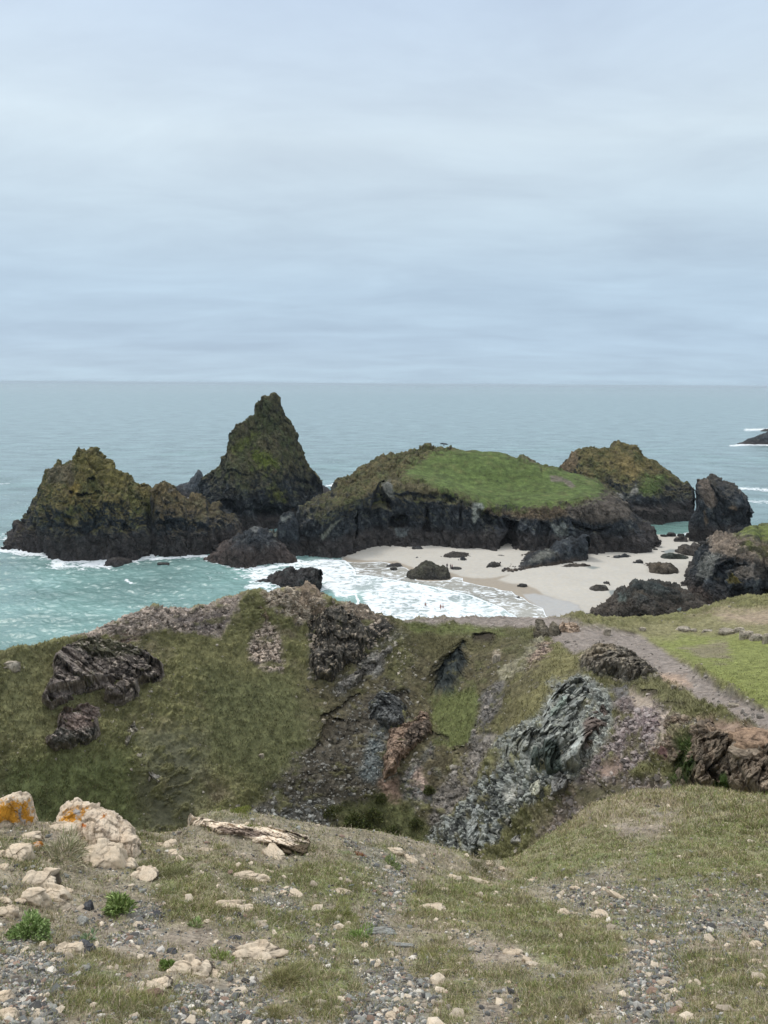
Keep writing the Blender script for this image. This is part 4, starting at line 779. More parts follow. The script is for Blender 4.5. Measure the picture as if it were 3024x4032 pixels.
# beach rocks with a traced outline
rock_sheet('beach_rock', [(1600, 2262), (1612, 2252), (1635, 2242), (1650, 2228), (1668, 2216), (1680, 2210), (1700, 2218), (1712, 2230), (1735, 2240), (1742, 2232), (1750, 2236), (1758, 2236), (1762, 2250), (1768, 2262), (1768, 2275)],
           [(1600, 2272), (1620, 2280), (1700, 2284), (1750, 2282), (1768, 2279)], 7, amp=.6, bsz=3, seed=43, pw=3, mids=((.5, .25), (.8, .6)), colour=island_col(zt=3, zv=8, veg=.2, tide=(.06, .055, .05), dark=np.array([.05, .05, .045])), label='dark pyramid-shaped rock standing at the edge of the wash on the beach')
rock_sheet('beach_rock', [(1718, 2200), (1740, 2190), (1762, 2184), (1775, 2174), (1800, 2172), (1840, 2182), (1880, 2194), (1886, 2200)], [(1718, 2204), (1800, 2206), (1886, 2200)], 6, amp=.5, bsz=3, seed=44, colour=island_col(zt=1.5, zv=99, dark=np.array([.075, .07, .06])), label='long grey-brown rock in the middle of the upper beach')
rock_sheet('beach_rock', [(1794, 2214), (1812, 2202), (1822, 2192), (1835, 2200), (1860, 2205), (1885, 2214)], [(1794, 2217), (1885, 2216)], 4, amp=.4, bsz=2.4, seed=45, colour=island_col(zt=1, zv=99), label='dark low rock just in front of the long grey-brown rock on the upper beach')
rock_sheet('beach_rock', [(1625, 2202), (1640, 2195), (1660, 2192), (1680, 2197), (1700, 2194), (1708, 2202)], [(1625, 2205), (1708, 2204)], 3, amp=.3, bsz=2, seed=46, colour=island_col(zt=1, zv=99), label='flat dark rock left of the long grey-brown rock on the upper beach')
rock_sheet('beach_rock', [(1578, 2168), (1600, 2165), (1622, 2160), (1628, 2151), (1655, 2152), (1668, 2163)], [(1578, 2171), (1668, 2168)], 3, amp=.35, bsz=2, seed=47, colour=island_col(zt=1, zv=99), label='dark rock on the sand closest to the cliff foot of the green island')
rock_sheet('beach_rock', [(1522, 2230), (1535, 2222), (1565, 2217), (1580, 2222), (1585, 2229)], [(1522, 2232), (1585, 2231)], 3, amp=.3, bsz=2, seed=48, colour=island_col(zt=1, zv=99), label='flat black rock in the shallow wash left of the pyramid-shaped rock')
rock_sheet('beach_rock', [(1918, 2230), (1930, 2220), (1945, 2216), (1965, 2218), (1985, 2210), (2002, 2212), (2005, 2225), (1970, 2240)], [(1918, 2244), (1950, 2246), (1980, 2238), (2005, 2226)], 4, amp=.4, bsz=2.4, seed=49, colour=island_col(zt=.5, zv=99, dark=np.array([.075, .072, .066])), label='pair of joined grey rocks left of the tip of the rock spur')
rock_sheet('beach_rock', [(2170, 2242), (2185, 2232), (2220, 2227), (2260, 2222), (2300, 2222), (2325, 2226), (2325, 2238)], [(2170, 2248), (2230, 2250), (2280, 2248), (2325, 2244)], 4, amp=.4, bsz=2.6, seed=50, colour=island_col(zt=.5, zv=99, dark=np.array([.08, .068, .055])), label='long low brown rock lying in front of the rock spur beside a small pool')
rock_sheet('beach_rock', [(2388, 2206), (2410, 2195), (2430, 2190), (2460, 2182), (2480, 2188), (2510, 2190)], [(2388, 2210), (2470, 2206), (2510, 2193)], 4, amp=.4, bsz=2.4, seed=51, colour=island_col(zt=.5, zv=99), label='flat dark rock by the sand under the right end of the green island')
rock_sheet('beach_rock', [(2474, 2226), (2480, 2216), (2500, 2212), (2508, 2206), (2530, 2207), (2545, 2212), (2562, 2212), (2562, 2220), (2530, 2228)], [(2474, 2232), (2530, 2232), (2562, 2224)], 4, amp=.5, bsz=2.4, seed=52, colour=island_col(zt=.3, zv=99, dark=ROCKDARK*.9), label='black rock just behind the big rounded brown beach rock')
rock_sheet('beach_rock', [(2510, 2240), (2530, 2228), (2560, 2218), (2600, 2218), (2640, 2218), (2660, 2235), (2672, 2252), (2674, 2268)], [(2510, 2246), (2555, 2250), (2565, 2272), (2620, 2278), (2674, 2272)], 8, amp=.6, bsz=3.4, seed=53, pw=4, mids=((.5, .15), (.8, .5)), colour=island_col(zt=.5, zv=99, dark=np.array([.088, .074, .058])), label='big rounded brown rock in the middle of the right-hand sand')
rock_sheet('beach_rock', [(2598, 2202), (2610, 2185), (2640, 2178), (2670, 2180), (2700, 2192), (2722, 2204)], [(2598, 2208), (2640, 2214), (2700, 2212), (2722, 2208)], 5, amp=.5, bsz=2.6, seed=54, colour=island_col(zt=.5, zv=99, dark=np.array([.045, .055, .045])), label='greenish black rock in front of the humped dark rocks on the right-hand sand')
rock_sheet('beach_rock', [(2660, 2175), (2675, 2155), (2700, 2145), (2715, 2152), (2730, 2144), (2760, 2146), (2768, 2165), (2765, 2190), (2760, 2198)], [(2660, 2182), (2700, 2195), (2760, 2202)], 7, amp=.6, bsz=3, seed=55, colour=island_col(zt=.5, zv=99, dark=np.array([.062, .055, .05])), label='humped dark brown rocks between the steep block and the right headland')
rock_sheet('beach_rock', [(2656, 2130), (2662, 2118), (2685, 2112), (2705, 2120), (2705, 2132)], [(2656, 2136), (2705, 2136)], 4, amp=.4, bsz=2.6, seed=56, colour=island_col(zt=.5, zv=99, dark=np.array([.06, .055, .052])), label='rounded dark rock at the channel edge, left of the steep block')
rock_sheet('beach_rock', [(2313, 2330), (2325, 2312), (2345, 2308), (2370, 2308), (2385, 2310), (2400, 2325), (2411, 2340)], [(2313, 2340), (2340, 2347), (2380, 2348), (2411, 2344)], 5, amp=.5, bsz=2.6, seed=57, pw=4, colour=island_col(zt=.3, zv=99, dark=np.array([.075, .068, .06])), label='rounded grey-brown rock, frontmost of the cluster on the near sand')
rock_sheet('beach_rock', [(2364, 2308), (2370, 2295), (2385, 2288), (2400, 2293), (2402, 2306), (2400, 2320)], [(2364, 2314), (2400, 2322)], 3.5, amp=.4, bsz=2.2, seed=58, colour=island_col(zt=.3, zv=99, dark=np.array([.06, .056, .055])), label='upright dark rock at the back right of the cluster on the near sand')
rock_sheet('beach_rock', [(2319, 2308), (2332, 2296), (2345, 2291), (2354, 2298), (2354, 2308)], [(2319, 2311), (2354, 2311)], 2.5, amp=.3, bsz=2, seed=59, colour=island_col(zt=.3, zv=99), label='wedge-shaped dark rock at the back left of the cluster on the near sand')
# right headland with grass top
HG = [(2900, 2105), (2930, 2078), (2960, 2066), (3024, 2055), (3500, 2020), (3500, 2200), (3100, 2165), (3024, 2133), (2985, 2115), (2940, 2108)]
rock_sheet('headland', [(2690, 2320), (2700, 2290), (2705, 2265), (2720, 2240), (2738, 2215), (2744, 2180), (2762, 2160), (2790, 2128), (2805, 2112), (2820, 2106), (2860, 2102), (2900, 2098), (2925, 2082), (2950, 2070), (3000, 2060), (3080, 2050), (3200, 2045), (3330, 2070), (3400, 2300)],
           [(2690, 2330), (2720, 2360), (2780, 2400), (2870, 2425), (2970, 2420), (3000, 2400), (3100, 2420), (3400, 2430)], 34, 40, mids=((.3, .08), (.62, .3), (.85, .62)), amp=1.4, bsz=6.5, pw=5, seed=61, vert=.6, crag=1.0, colz=turf([HG], .1),
           colour=island_col(zt=5, zv=21, veg=.55, vegc=(.20, .165, .13), mossy=(.15, .13, .09), dark=ROCKDARK*1.05, grass=[(HG, (.13, .16, .045)), ([(2950, 2140), (2965, 2145), (2955, 2165), (2930, 2160)], (.10, .11, .04)), ([(3000, 2140), (3020, 2150), (3060, 2200), (2990, 2180)], (.12, .12, .05))],
                             tan=[([(2800, 2112), (2920, 2100), (3100, 2160), (3400, 2200), (3400, 2260), (3024, 2230), (2900, 2190), (2800, 2170)], (.25, .205, .165), 16), ([(2860, 2280), (2885, 2262), (2905, 2275), (2915, 2300), (2870, 2300)], (.15, .125, .035), 6), ([(2690, 2320), (2760, 2300), (2840, 2420), (2740, 2400)], (.085, .068, .060), 16)],
                             pale=[([(2780, 2180), (2840, 2180), (2800, 2260), (2750, 2280), (2740, 2230)], (.15, .155, .145), 12), ([(2890, 2220), (3024, 2230), (3024, 2280), (2900, 2270)], (.13, .115, .10), 14)]),
           carve=[([(2800, 2280), (2830, 2240), (2870, 2215), (2930, 2220), (2880, 2250), (2850, 2290), (2860, 2330), (2820, 2300)], 4.5, 10), ([(2880, 2310), (2960, 2320), (2960, 2380), (2870, 2360)], 3, 14), ([(2990, 2330), (3100, 2340), (3100, 2390), (2985, 2380)], 5, 14)],
           label='right-hand headland of dark cliff with a pale earthy slope and grass on top', cat='headland')
rock_sheet('dark_mound', [(2328, 2415), (2332, 2402), (2345, 2388), (2365, 2370), (2385, 2367), (2400, 2355), (2425, 2330), (2445, 2315), (2462, 2312), (2475, 2318), (2482, 2300), (2500, 2290), (2520, 2288), (2545, 2292), (2570, 2290), (2592, 2292), (2610, 2305), (2640, 2318), (2680, 2322), (2705, 2325), (2725, 2340), (2750, 2350), (2775, 2370), (2790, 2392), (2810, 2420), (2830, 2450)],
           [(2328, 2425), (2335, 2440), (2370, 2460), (2450, 2475), (2600, 2478), (2830, 2460)], 17, 20, mids=((.3, .08), (.65, .35), (.88, .7)), amp=1.1, bsz=4.5, pw=3, seed=64, vert=.6, crag=.95,
           colour=island_col(zt=6.5, zv=99, tide=(.085, .07, .058), dark=np.array([.042, .052, .052]), pale=[([(2430, 2330), (2475, 2340), (2450, 2370), (2430, 2360)], (.11, .13, .12), 8), ([(2665, 2395), (2682, 2392), (2680, 2405), (2668, 2406)], (.22, .26, .24), 3)]),
           carve=[([(2500, 2420), (2545, 2430), (2540, 2460), (2500, 2450)], 2, 8)],
           label='dark humped rock on the near sand just beyond the grassy ridge', cat='rock')

# ------------------------------------------------------------------ generic boulders
def boulder_mesh(name, P0, w, d, h, c, seed, amp=.22, res=26, cap=None, flat=.4, rz=0.0, nrm=None, bs=.55, skin=None):
    th = np.linspace(0, 2*np.pi, res*2+1); ph = np.linspace(-.9, np.pi/2, res)
    T, Pp = np.meshgrid(th, ph)
    sg = lambda v, p: np.sign(v)*np.abs(v)**p
    X = np.cos(Pp)**1.0*sg(np.cos(T), .85); Y = np.cos(Pp)*sg(np.sin(T), .85); Zc = sg(np.sin(Pp), .8)
    G = np.stack([X, Y, Zc], -1)
    o = seed*3.77; Q = G+o
    b1, ck, r1 = blocks(Q, bs*1.6, seed % 90, (1, 1, .8), rotm(seed*31 % 90, seed*17 % 60, seed*53 % 90), .18); b2, ck2, r2 = blocks(Q, bs*.6, (seed+5) % 90, (1, 1, .8), None, .25)
    g = fbm(Q, .8, 4, seed % 50)
    rr = 1+amp*(b1*1.5+b2*.4+g*.55+.2*fbm(Q, .25, 3, 10, .6))
    G = G*rr[..., None]; G[:, -1] = G[:, 0]
    Cc = np.tile(np.array(c), G.shape[:2]+(1,))*(1+.30*(r1-.5)+.25*(r2-.5)+.35*fbm(Q, .3, 4, 9, .7)-.45*ck-.3*ck2)[..., None]
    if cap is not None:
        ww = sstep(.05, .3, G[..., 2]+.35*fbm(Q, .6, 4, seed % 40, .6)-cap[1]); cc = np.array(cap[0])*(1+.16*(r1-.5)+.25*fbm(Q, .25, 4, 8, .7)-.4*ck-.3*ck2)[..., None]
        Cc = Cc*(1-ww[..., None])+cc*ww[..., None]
    if skin is not None:
        ww = sstep(-.05, .12, fbm(Q, .5, 4, 77, .6)-skin[1]); Cc = Cc*(1-ww[..., None])+np.array(skin[0])*(1+.3*fbm(Q, .12, 3, 6))[..., None]*ww[..., None]
    Cc[:, -1] = Cc[:, 0]
    G[..., 2] = np.tanh(1.9*G[..., 2])/1.25+.10*G[..., 2]
    V = (G*np.array([w/2, d/2, h])).reshape(-1, 3)
    cz, sz = math.cos(rz), math.sin(rz); V = V@np.array([[cz, sz, 0], [-sz, cz, 0], [0, 0, 1]])
    if nrm is not None:
        q = Vector((0, 0, 1)).rotation_difference(Vector(nrm).normalized()).to_matrix(); V = V@np.array(q).T
    return mk_mesh(name, V, grid_faces(*G.shape[:2]), Cc)
def dist_at(P0): return float(np.linalg.norm(np.asarray(P0)-np.array([0, 0, H])))
small = [(1551, 2243, 22, 7, 'tiny black stone in the wash below the flat black rock'), (1794, 2242, 34, 8, 'small dark rock on the sand beside the standing beach walkers'),
 (1938, 2182, 18, 5, 'small flat stone high on the sand near the cave mouth'), (1976, 2195, 30, 7, 'low dark stone halfway between the cave mouth and the joined grey rocks'), (1960, 2196, 24, 4, 'thin dark ledge touching the low stone near the cave mouth'), (2030, 2217, 26, 4, 'thin flat stone between the joined grey rocks and the rock spur'),
 (2045, 2312, 16, 8, 'small dark stone left of the twin stones at the wash edge'), (2062, 2313, 30, 12, 'dark stones at the wash edge, in front of the cluster on the near sand'), (2304, 2309, 14, 9, 'small pointed stone left of the cluster on the near sand'),
 (2268, 2318, 22, 11, 'left dark stone of the touching pair left of the cluster on the near sand'), (2284, 2323, 24, 10, 'right dark stone of the touching pair left of the cluster on the near sand'),
 (2442, 2271, 18, 5, 'flat dark stone, leftmost of the row across the near sand'), (2468, 2275, 16, 11, 'peaked dark stone in the row across the near sand'), (2492, 2272, 16, 6, 'low dark stone right of the peaked one in the row across the near sand'), (2512, 2265, 8, 4, 'tiniest stone of the row across the near sand'),
 (2543, 2268, 16, 8, 'dark stone at the left foot of the big rounded brown rock'), (2548, 2278, 14, 8, 'dark stone in front of the left foot of the big rounded brown rock'), (2562, 2285, 14, 7, 'small stone near the front of the big rounded brown rock'), (2670, 2279, 22, 6, 'flat stone right of the big rounded brown rock'),
 (2394, 2199, 14, 7, 'small dark stone left of the flat rock under the right end of the green island'), (2611, 2179, 14, 7, 'small stone by the shallow pool on the far right-hand sand'), (2650, 2224, 36, 8, 'flat black stone below the greenish black rock'), (2700, 2219, 28, 6, 'thin black stone, upper one of two below the greenish black rock'), (2698, 2227, 24, 5, 'thin black stone, lower one of two below the greenish black rock'),
 (2640, 2110, 28, 10, 'dark stone in the shallows left of the rounded rock at the channel edge'), (2615, 2112, 22, 6, 'flat stone, leftmost in the shallows at the channel edge'), (2680, 2112, 22, 8, 'dark stone behind the rounded rock at the channel edge'), (2715, 2115, 26, 14, 'dark rock leaning against the left foot of the steep block'), (2770, 2143, 36, 9, 'flat dark rock at the front foot of the steep block'),
 (2580, 2170, 16, 8, 'dark stone at the very right foot of the green island'), (2405, 2315, 12, 4, 'flat stone right of the cluster on the near sand'), (2975, 2408, 16, 8, 'small dark stone on the far right patch of sand'), (3012, 2412, 20, 12, 'dark rock on the far right patch of sand'), (2040, 2352, 10, 3, 'tiny reddish stone on the glossy wet sand'),
 (640, 2226, 40, 8, 'low black rock awash in the foam in front of the cleft')]
for i, (x, y, w_, h_, lb) in enumerate(small):
    p0 = at_z(x, y, .05); dd = dist_at(p0); s_ = dd/FPX
    me_ = boulder_mesh('beach_stone', p0, w_*s_*1.15, w_*s_*.9, h_*s_*1.35, (.058, .056, .054), 100+i, .25, 14, bs=.7)
    o = link('beach_stone', me_, M_rock, lb, 'stone', 'dark stones on the beach', recenter=False); o.location = p0
# ------------------------------------------------------------------ crags and outcrops on the hillside
def outcrop(name, poly, hgt, c, label, cat='outcrop', sp=None, spf=.3, sps=.35, bsz=2.0, amp=1.0, edge=26, en=12, part='mid', step=1.6, aniso=(1, 1, .4), rot=rotm(20, 25, 10), low=.5, seed=5, patches=(), carve=(), mat=None, lichen=None):
    a = np.array(poly, float); x0, y0 = a.min(0)-12; x1, y1 = a.max(0)+12
    gx_ = np.arange(x0, x1, step); gy_ = np.arange(y1, y0, -step)
    X, Y = np.meshgrid(gx_, gy_)
    B = terr_at(X, Y, part); R_ = np.hypot(B[..., 0], B[..., 1])
    n = fbm(B, bsz*1.2, 5, seed+1, .72)
    sd = sdist(poly, X, Y)+en*1.9*n
    tv = np.clip((Y-y0)/(y1-y0), 0, 1)
    hh = hgt*(1-(1-np.clip(sd/edge, 0, 1))**2)*(1-low+low*tv)-.35*(sd < 0)*np.clip(-sd/6, 0, 1)
    tow = -B.copy(); tow[..., 2] = 0; tow /= np.linalg.norm(tow, axis=-1, keepdims=True); dr = tow*.75+np.array([0, 0, .66])
    G = B+dr*hh[..., None]
    b1, ck1, r1 = blocks(G, bsz, seed, aniso, rot, .12); b2, ck2, r2 = blocks(G, bsz*.38, seed+7, aniso, rot, .15); b3, ck3, r3 = blocks(G, bsz*.15, seed+8, (1, 1, .7), None, .2)
    g2 = fbm(G@rot.T, bsz, 6, seed+9, .62, ridged=True, aniso=aniso)
    k = np.clip(sd/(edge*.5), 0, 1)
    d = amp*k*(.75*b1+.40*b2+.20*b3+(.30 if part == 'fg' else .08)*g2+(.55 if part == 'mid' else 0)*bedding(G, rot[0]+np.array([0, 0, .5]), bsz*.4, seed+3))*bsz*.6
    for cp, cd, cs in carve: d = d-cd*sstep(-cs, cs, sdist(cp, X, Y)+cs*n)
    G = G+dr*d[..., None]
    m2 = fbm(G, bsz*.5, 5, seed+12, .68)
    c = np.array(c)*(1.4 if part == 'mid' else 1.0)
    Cc = np.tile(c, X.shape+(1,))*(1+.6*(r1-.5)+.5*(r2-.5)+.4*(r3-.5)+.7*m2-.4*ck1-.35*ck2)[..., None]
    for pp, pc, ps in patches:
        ww = sstep(-ps, ps, sdist(pp, X, Y)+ps*1.8*m2+ps*n); Cc = Cc*(1-ww[..., None])+np.array(pc)*(1+.3*(r2-.5)+.45*m2-.2*ck2)[..., None]*ww[..., None]
    if part == 'mid' and hgt > 1.2:
        ww = .7*sstep(.22, .45, fbm(G, bsz*1.1, 5, seed+21, .7)); Cc = Cc*(1-ww[..., None])+np.array((.10, .10, .045))*(1+.6*m2)[..., None]*ww[..., None]
    if sp is not None:
        rn, til, ck, q2 = cells(G, sps, seed+13); ww = ((rn < spf*(1.2-.6*tv)) & (ck < .5))*(.5+.5*q2); Cc = mix(Cc, np.array(sp), ww.astype(float)); G = G+dr*(ww*.06)[..., None]
    me_ = mk_mesh(name, *compact(G, grid_faces(*X.shape, keep=sd > -9), Cc))
    return link(name, me_, mat or M_crag, label, cat)
M_crag = attr_mat('crag_rock', .88, 1.2, .35, .4, .8, .12, .2)

outcrop('rock_outcrop', [(205, 2625), (215, 2590), (240, 2560), (270, 2540), (300, 2525), (380, 2508), (430, 2522), (500, 2545), (560, 2562), (640, 2625), (655, 2670), (640, 2692), (600, 2700), (550, 2698), (548, 2745), (520, 2770), (470, 2775), (410, 2758), (408, 2722), (370, 2730), (300, 2745), (270, 2770), (200, 2798), (160, 2770), (165, 2745), (205, 2690), (210, 2650)],
        2.2, (.15, .128, .115), 'large slanted grey-brown crag on the left of the grassy hillside', sp=(.40, .35, .30), spf=.22, sps=.30, bsz=2.6, seed=15, aniso=(1, 1, .35), rot=rotm(10, 38, 10),
        patches=[([(300, 2525), (430, 2520), (560, 2565), (560, 2600), (400, 2600), (300, 2580)], (.11, .105, .07), 14)], carve=[([(190, 2740), (300, 2720), (420, 2690), (480, 2680), (480, 2700), (400, 2745), (280, 2750), (200, 2780)], 1.6, 8)])
outcrop('rock_outcrop', [(230, 2830), (250, 2800), (300, 2790), (320, 2775), (355, 2775), (390, 2790), (400, 2830), (395, 2880), (380, 2920), (340, 2945), (280, 2950), (210, 2960), (175, 2940), (185, 2910), (215, 2880)],
        1.7, (.16, .135, .12), 'pink-topped crag shaped like a block, just below the large slanted crag', sp=(.42, .36, .32), spf=.16, sps=.28, bsz=1.8, seed=25, rot=rotm(5, 12, 10), patches=[([(235, 2835), (250, 2805), (350, 2780), (385, 2800), (380, 2860), (300, 2880), (240, 2885)], (.25, .195, .17), 8), ([(200, 2890), (380, 2880), (370, 2940), (210, 2950)], (.09, .085, .075), 10)])
outcrop('rock_outcrop', [(570, 2960), (583, 2945), (580, 3000), (605, 3045), (640, 3060), (655, 3082), (620, 3090), (590, 3062), (562, 3020)], .8, (.33, .31, .28), 'thin pale strip of rock on the lower left grass', bsz=.8, seed=35, edge=8, en=3)
outcrop('rock_outcrop', [(485, 2930), (500, 2870), (530, 2838), (545, 2880), (520, 2910), (500, 2955)], .8, (.24, .22, .18), 'small pale outcrop between the block-shaped crag and the thin pale strip', bsz=.8, seed=36, edge=8, en=5)
outcrop('rock_outcrop', [(660, 3010), (690, 2995), (700, 3030), (680, 3050)], .5, (.22, .2, .17), 'tiny speckled outcrop right of the thin pale strip', bsz=.7, seed=37, edge=8, en=4)
outcrop('rock_outcrop', [(1238, 2560), (1235, 2440), (1290, 2400), (1350, 2400), (1420, 2440), (1450, 2480), (1450, 2540), (1420, 2600), (1350, 2625), (1310, 2690), (1245, 2675), (1215, 2600)], 2.2, (.080, .073, .063), 'dark crag speckled with pale stones right below the ridge top', sp=(.40, .34, .27), spf=.22, sps=.32, bsz=2.0, seed=45, rot=rotm(15, 20, 10))
outcrop('rock_outcrop', [(1330, 2700), (1380, 2660), (1450, 2610), (1540, 2540), (1545, 2560), (1480, 2630), (1400, 2690), (1345, 2725)], 1.0, (.17, .16, .145), 'slanting band of grey rock running down from the speckled dark crag', bsz=1.3, seed=46, edge=14, rot=rotm(10, 60, 10))
outcrop('rock_outcrop', [(1450, 2760), (1500, 2720), (1560, 2740), (1600, 2780), (1610, 2830), (1560, 2880), (1500, 2870), (1455, 2820)], 1.5, (.075, .078, .078), 'dark jumbled rock in the upper middle of the hollow', sp=(.25, .26, .25), spf=.12, bsz=1.4, seed=47)
outcrop('rock_outcrop', [(1530, 2870), (1570, 2860), (1640, 2825), (1655, 2805), (1685, 2810), (1710, 2850), (1690, 2900), (1650, 2940), (1600, 2985), (1570, 3000), (1560, 3050), (1510, 3070), (1508, 2980)], 1.9, (.20, .145, .11), 'orange-brown rock sticking out in the middle of the hollow', sp=(.36, .28, .22), spf=.12, sps=.3, bsz=1.3, seed=48,
        patches=[([(1610, 2870), (1700, 2830), (1690, 2900), (1600, 2960), (1580, 2960)], (.115, .092, .075), 10)])
outcrop('rock_outcrop', [(1960, 2960), (1975, 2925), (2040, 2885), (2120, 2850), (2150, 2790), (2170, 2730), (2205, 2690), (2290, 2665), (2330, 2700), (2370, 2740), (2400, 2800), (2390, 2880), (2350, 2960), (2300, 3010), (2240, 3060), (2200, 3065), (2120, 3060), (2070, 3040), (2050, 3000), (1990, 3010)],
        1.8, (.25, .262, .245), 'big grey-green crag with a dark split overhang', sp=(.36, .38, .34), spf=.10, sps=.5, bsz=3.6, seed=49, aniso=(1, 1, .8), rot=rotm(20, -35, 20), edge=60, en=14, step=1.4,
        patches=[([(2310, 2710), (2400, 2760), (2400, 2860), (2350, 2940), (2300, 2960), (2290, 2860), (2340, 2800)], (.15, .12, .105), 14), ([(2090, 2950), (2200, 2960), (2220, 3060), (2080, 3060)], (.085, .105, .092), 8), ([(1970, 2930), (2040, 2930), (2080, 2970), (2040, 3000), (1990, 3000)], (.27, .28, .25), 8), ([(2170, 2800), (2220, 2740), (2230, 2790), (2160, 2860)], (.30, .35, .31), 6)],
        carve=[([(2040, 3000), (2090, 2960), (2080, 3040), (2110, 3075), (2070, 3065)], 2.6, 6), ([(2118, 2955), (2140, 2960), (2142, 3000), (2150, 3050), (2130, 3060), (2118, 3000)], 1.8, 4), ([(2095, 3000), (2101, 3000), (2098, 3070), (2090, 3070)], 1.2, 3), ([(2200, 2970), (2280, 2880), (2285, 2885), (2215, 2985)], .8, 3), ([(2100, 3065), (2200, 3050), (2240, 3040), (2180, 3085), (2100, 3085)], 1.8, 7)])
outcrop('rock_outcrop', [(2172, 3060), (2200, 3040), (2230, 3060), (2240, 3090), (2225, 3130), (2160, 3155), (2155, 3110)], 1.6, (.15, .15, .145), 'grey slab of rock at the lower right foot of the grey-green crag', bsz=2.2, seed=50, edge=10, en=4)
outcrop('rock_outcrop', [(2090, 3085), (2125, 3075), (2135, 3110), (2125, 3150), (2090, 3150), (2075, 3115)], 1.1, (.30, .30, .25), 'pale angular block fallen below the split overhang', bsz=1.8, seed=51, edge=9, en=4)
outcrop('rock_outcrop', [(1815, 3190), (1830, 3165), (1880, 3160), (1905, 3185), (1930, 3230), (1925, 3290), (1895, 3330), (1870, 3362), (1840, 3362), (1832, 3290), (1815, 3240)], 1.7, (.24, .255, .25), 'grey column of blocky rock at the bottom of the gully', sp=(.38, .40, .38), spf=.12, sps=.4, bsz=1.2, seed=52, edge=14, rot=rotm(5, -10, 0), en=6)
outcrop('rock_outcrop', [(2010, 3305), (2040, 3285), (2070, 3282), (2075, 3310), (2060, 3335), (2010, 3325)], .9, (.22, .215, .2), 'single grey boulder lying on the slope above the nearest grass', bsz=1.2, seed=53, edge=9, en=3)
outcrop('rock_outcrop', [(2280, 2600), (2330, 2560), (2400, 2545), (2470, 2560), (2540, 2610), (2600, 2660), (2500, 2680), (2420, 2670), (2330, 2660), (2290, 2640)], 2.0, (.135, .12, .10), 'brown rocky knoll beside the footpath with a pale crest', sp=(.32, .28, .22), spf=.26, sps=.3, bsz=1.5, seed=54, low=-.2, edge=40,
        patches=[([(2290, 2600), (2340, 2560), (2420, 2550), (2420, 2590), (2340, 2620), (2300, 2620)], (.26, .22, .165), 8)])
outcrop('rock_outcrop', [(2520, 2850), (2540, 2790), (2590, 2785), (2600, 2850), (2570, 2900), (2530, 2890)], .7, (.17, .135, .14), 'purple shattered rock below the path', sp=(.42, .36, .36), spf=.3, bsz=1.0, seed=55, edge=20)
outcrop('rock_outcrop', [(2680, 2870), (2700, 2840), (2740, 2835), (2750, 2870), (2730, 2900), (2690, 2900)], 1.0, (.25, .23, .19), 'pale broken crag at the top left of the brown blocky cliff', sp=(.42, .38, .32), spf=.3, bsz=1.0, seed=56, edge=12)
outcrop('boulder', [(2770, 2860), (2790, 2848), (2812, 2852), (2812, 2875), (2790, 2882), (2775, 2875)], .8, (.085, .06, .045), 'dark brown boulder on the rim of the brown blocky cliff', cat='boulder', bsz=1.4, seed=57, edge=8, en=2)
outcrop('cliff_outcrop', [(2730, 2920), (2780, 2890), (2860, 2900), (2900, 2900), (3000, 2930), (3100, 2960), (3100, 3240), (2950, 3150), (2850, 3140), (2720, 3125), (2680, 3100), (2660, 3040), (2700, 3010), (2720, 2970)],
        2.4, (.165, .132, .10), 'brown blocky cliff at the right edge, above the nearest grass', cat='cliff', sp=(.27, .21, .155), spf=.16, sps=.45, bsz=1.7, amp=1.2, seed=58, aniso=(1, 1, .6), rot=rotm(30, 35, 10), edge=30,
        patches=[([(2680, 3000), (2720, 2960), (2740, 3040), (2700, 3110), (2670, 3100)], (.05, .075, .022), 10), ([(2800, 3080), (2850, 3070), (2870, 3130), (2810, 3140)], (.05, .08, .02), 8)], carve=[([(2790, 3060), (2830, 3050), (2830, 3110), (2800, 3110)], 1.2, 8)])
for i, (x, y, w_, d_, h_, cl, lb) in enumerate([(2955, 2925, 118, 90, 26, (.36, .25, .175), 'flat orange slab on top of the brown blocky cliff'), (2945, 2968, 100, 70, 20, (.32, .26, .20), 'pale slab wedged beneath the flat orange slab')]):
    b = terr_at(np.array([x*1.]), np.array([y*1.]), 'mid')[0]; s_ = dist_at(b)/FPX; tw = -b.copy(); tw[2] = 0; tw /= np.linalg.norm(tw)
    me_ = boulder_mesh('rock_slab', b, w_*s_, d_*s_, h_*s_, cl, 80+i, .2, 30, rz=-.25, nrm=(-.25, -.35, 1))
    o = link('rock_slab', me_, M_crag, lb, 'slab', recenter=False); o.location = b+tw*1.9+np.array([0, 0, 1.0])
outcrop('rock_slab', [(2585, 3090), (2620, 3075), (2635, 3130), (2625, 3165), (2590, 3165)], .9, (.24, .235, .22), 'upright pale grey slab left of the brown blocky cliff', cat='slab', bsz=1.6, seed=61, edge=8, en=4)
outcrop('boulder', [(2195, 2470), (2210, 2455), (2230, 2452), (2260, 2458), (2288, 2475), (2285, 2490), (2240, 2490), (2195, 2485)], 1.0, (.30, .23, .175), 'low pinkish boulder at the bend of the footpath', cat='boulder', bsz=2.0, seed=62, edge=8, en=3)
outcrop('boulder', [(2333, 2560), (2340, 2543), (2360, 2538), (2373, 2552), (2365, 2565)], 1.4, (.07, .065, .055), 'small dark boulder capping the brown rocky knoll', cat='boulder', bsz=1.5, seed=63, edge=6, en=2)
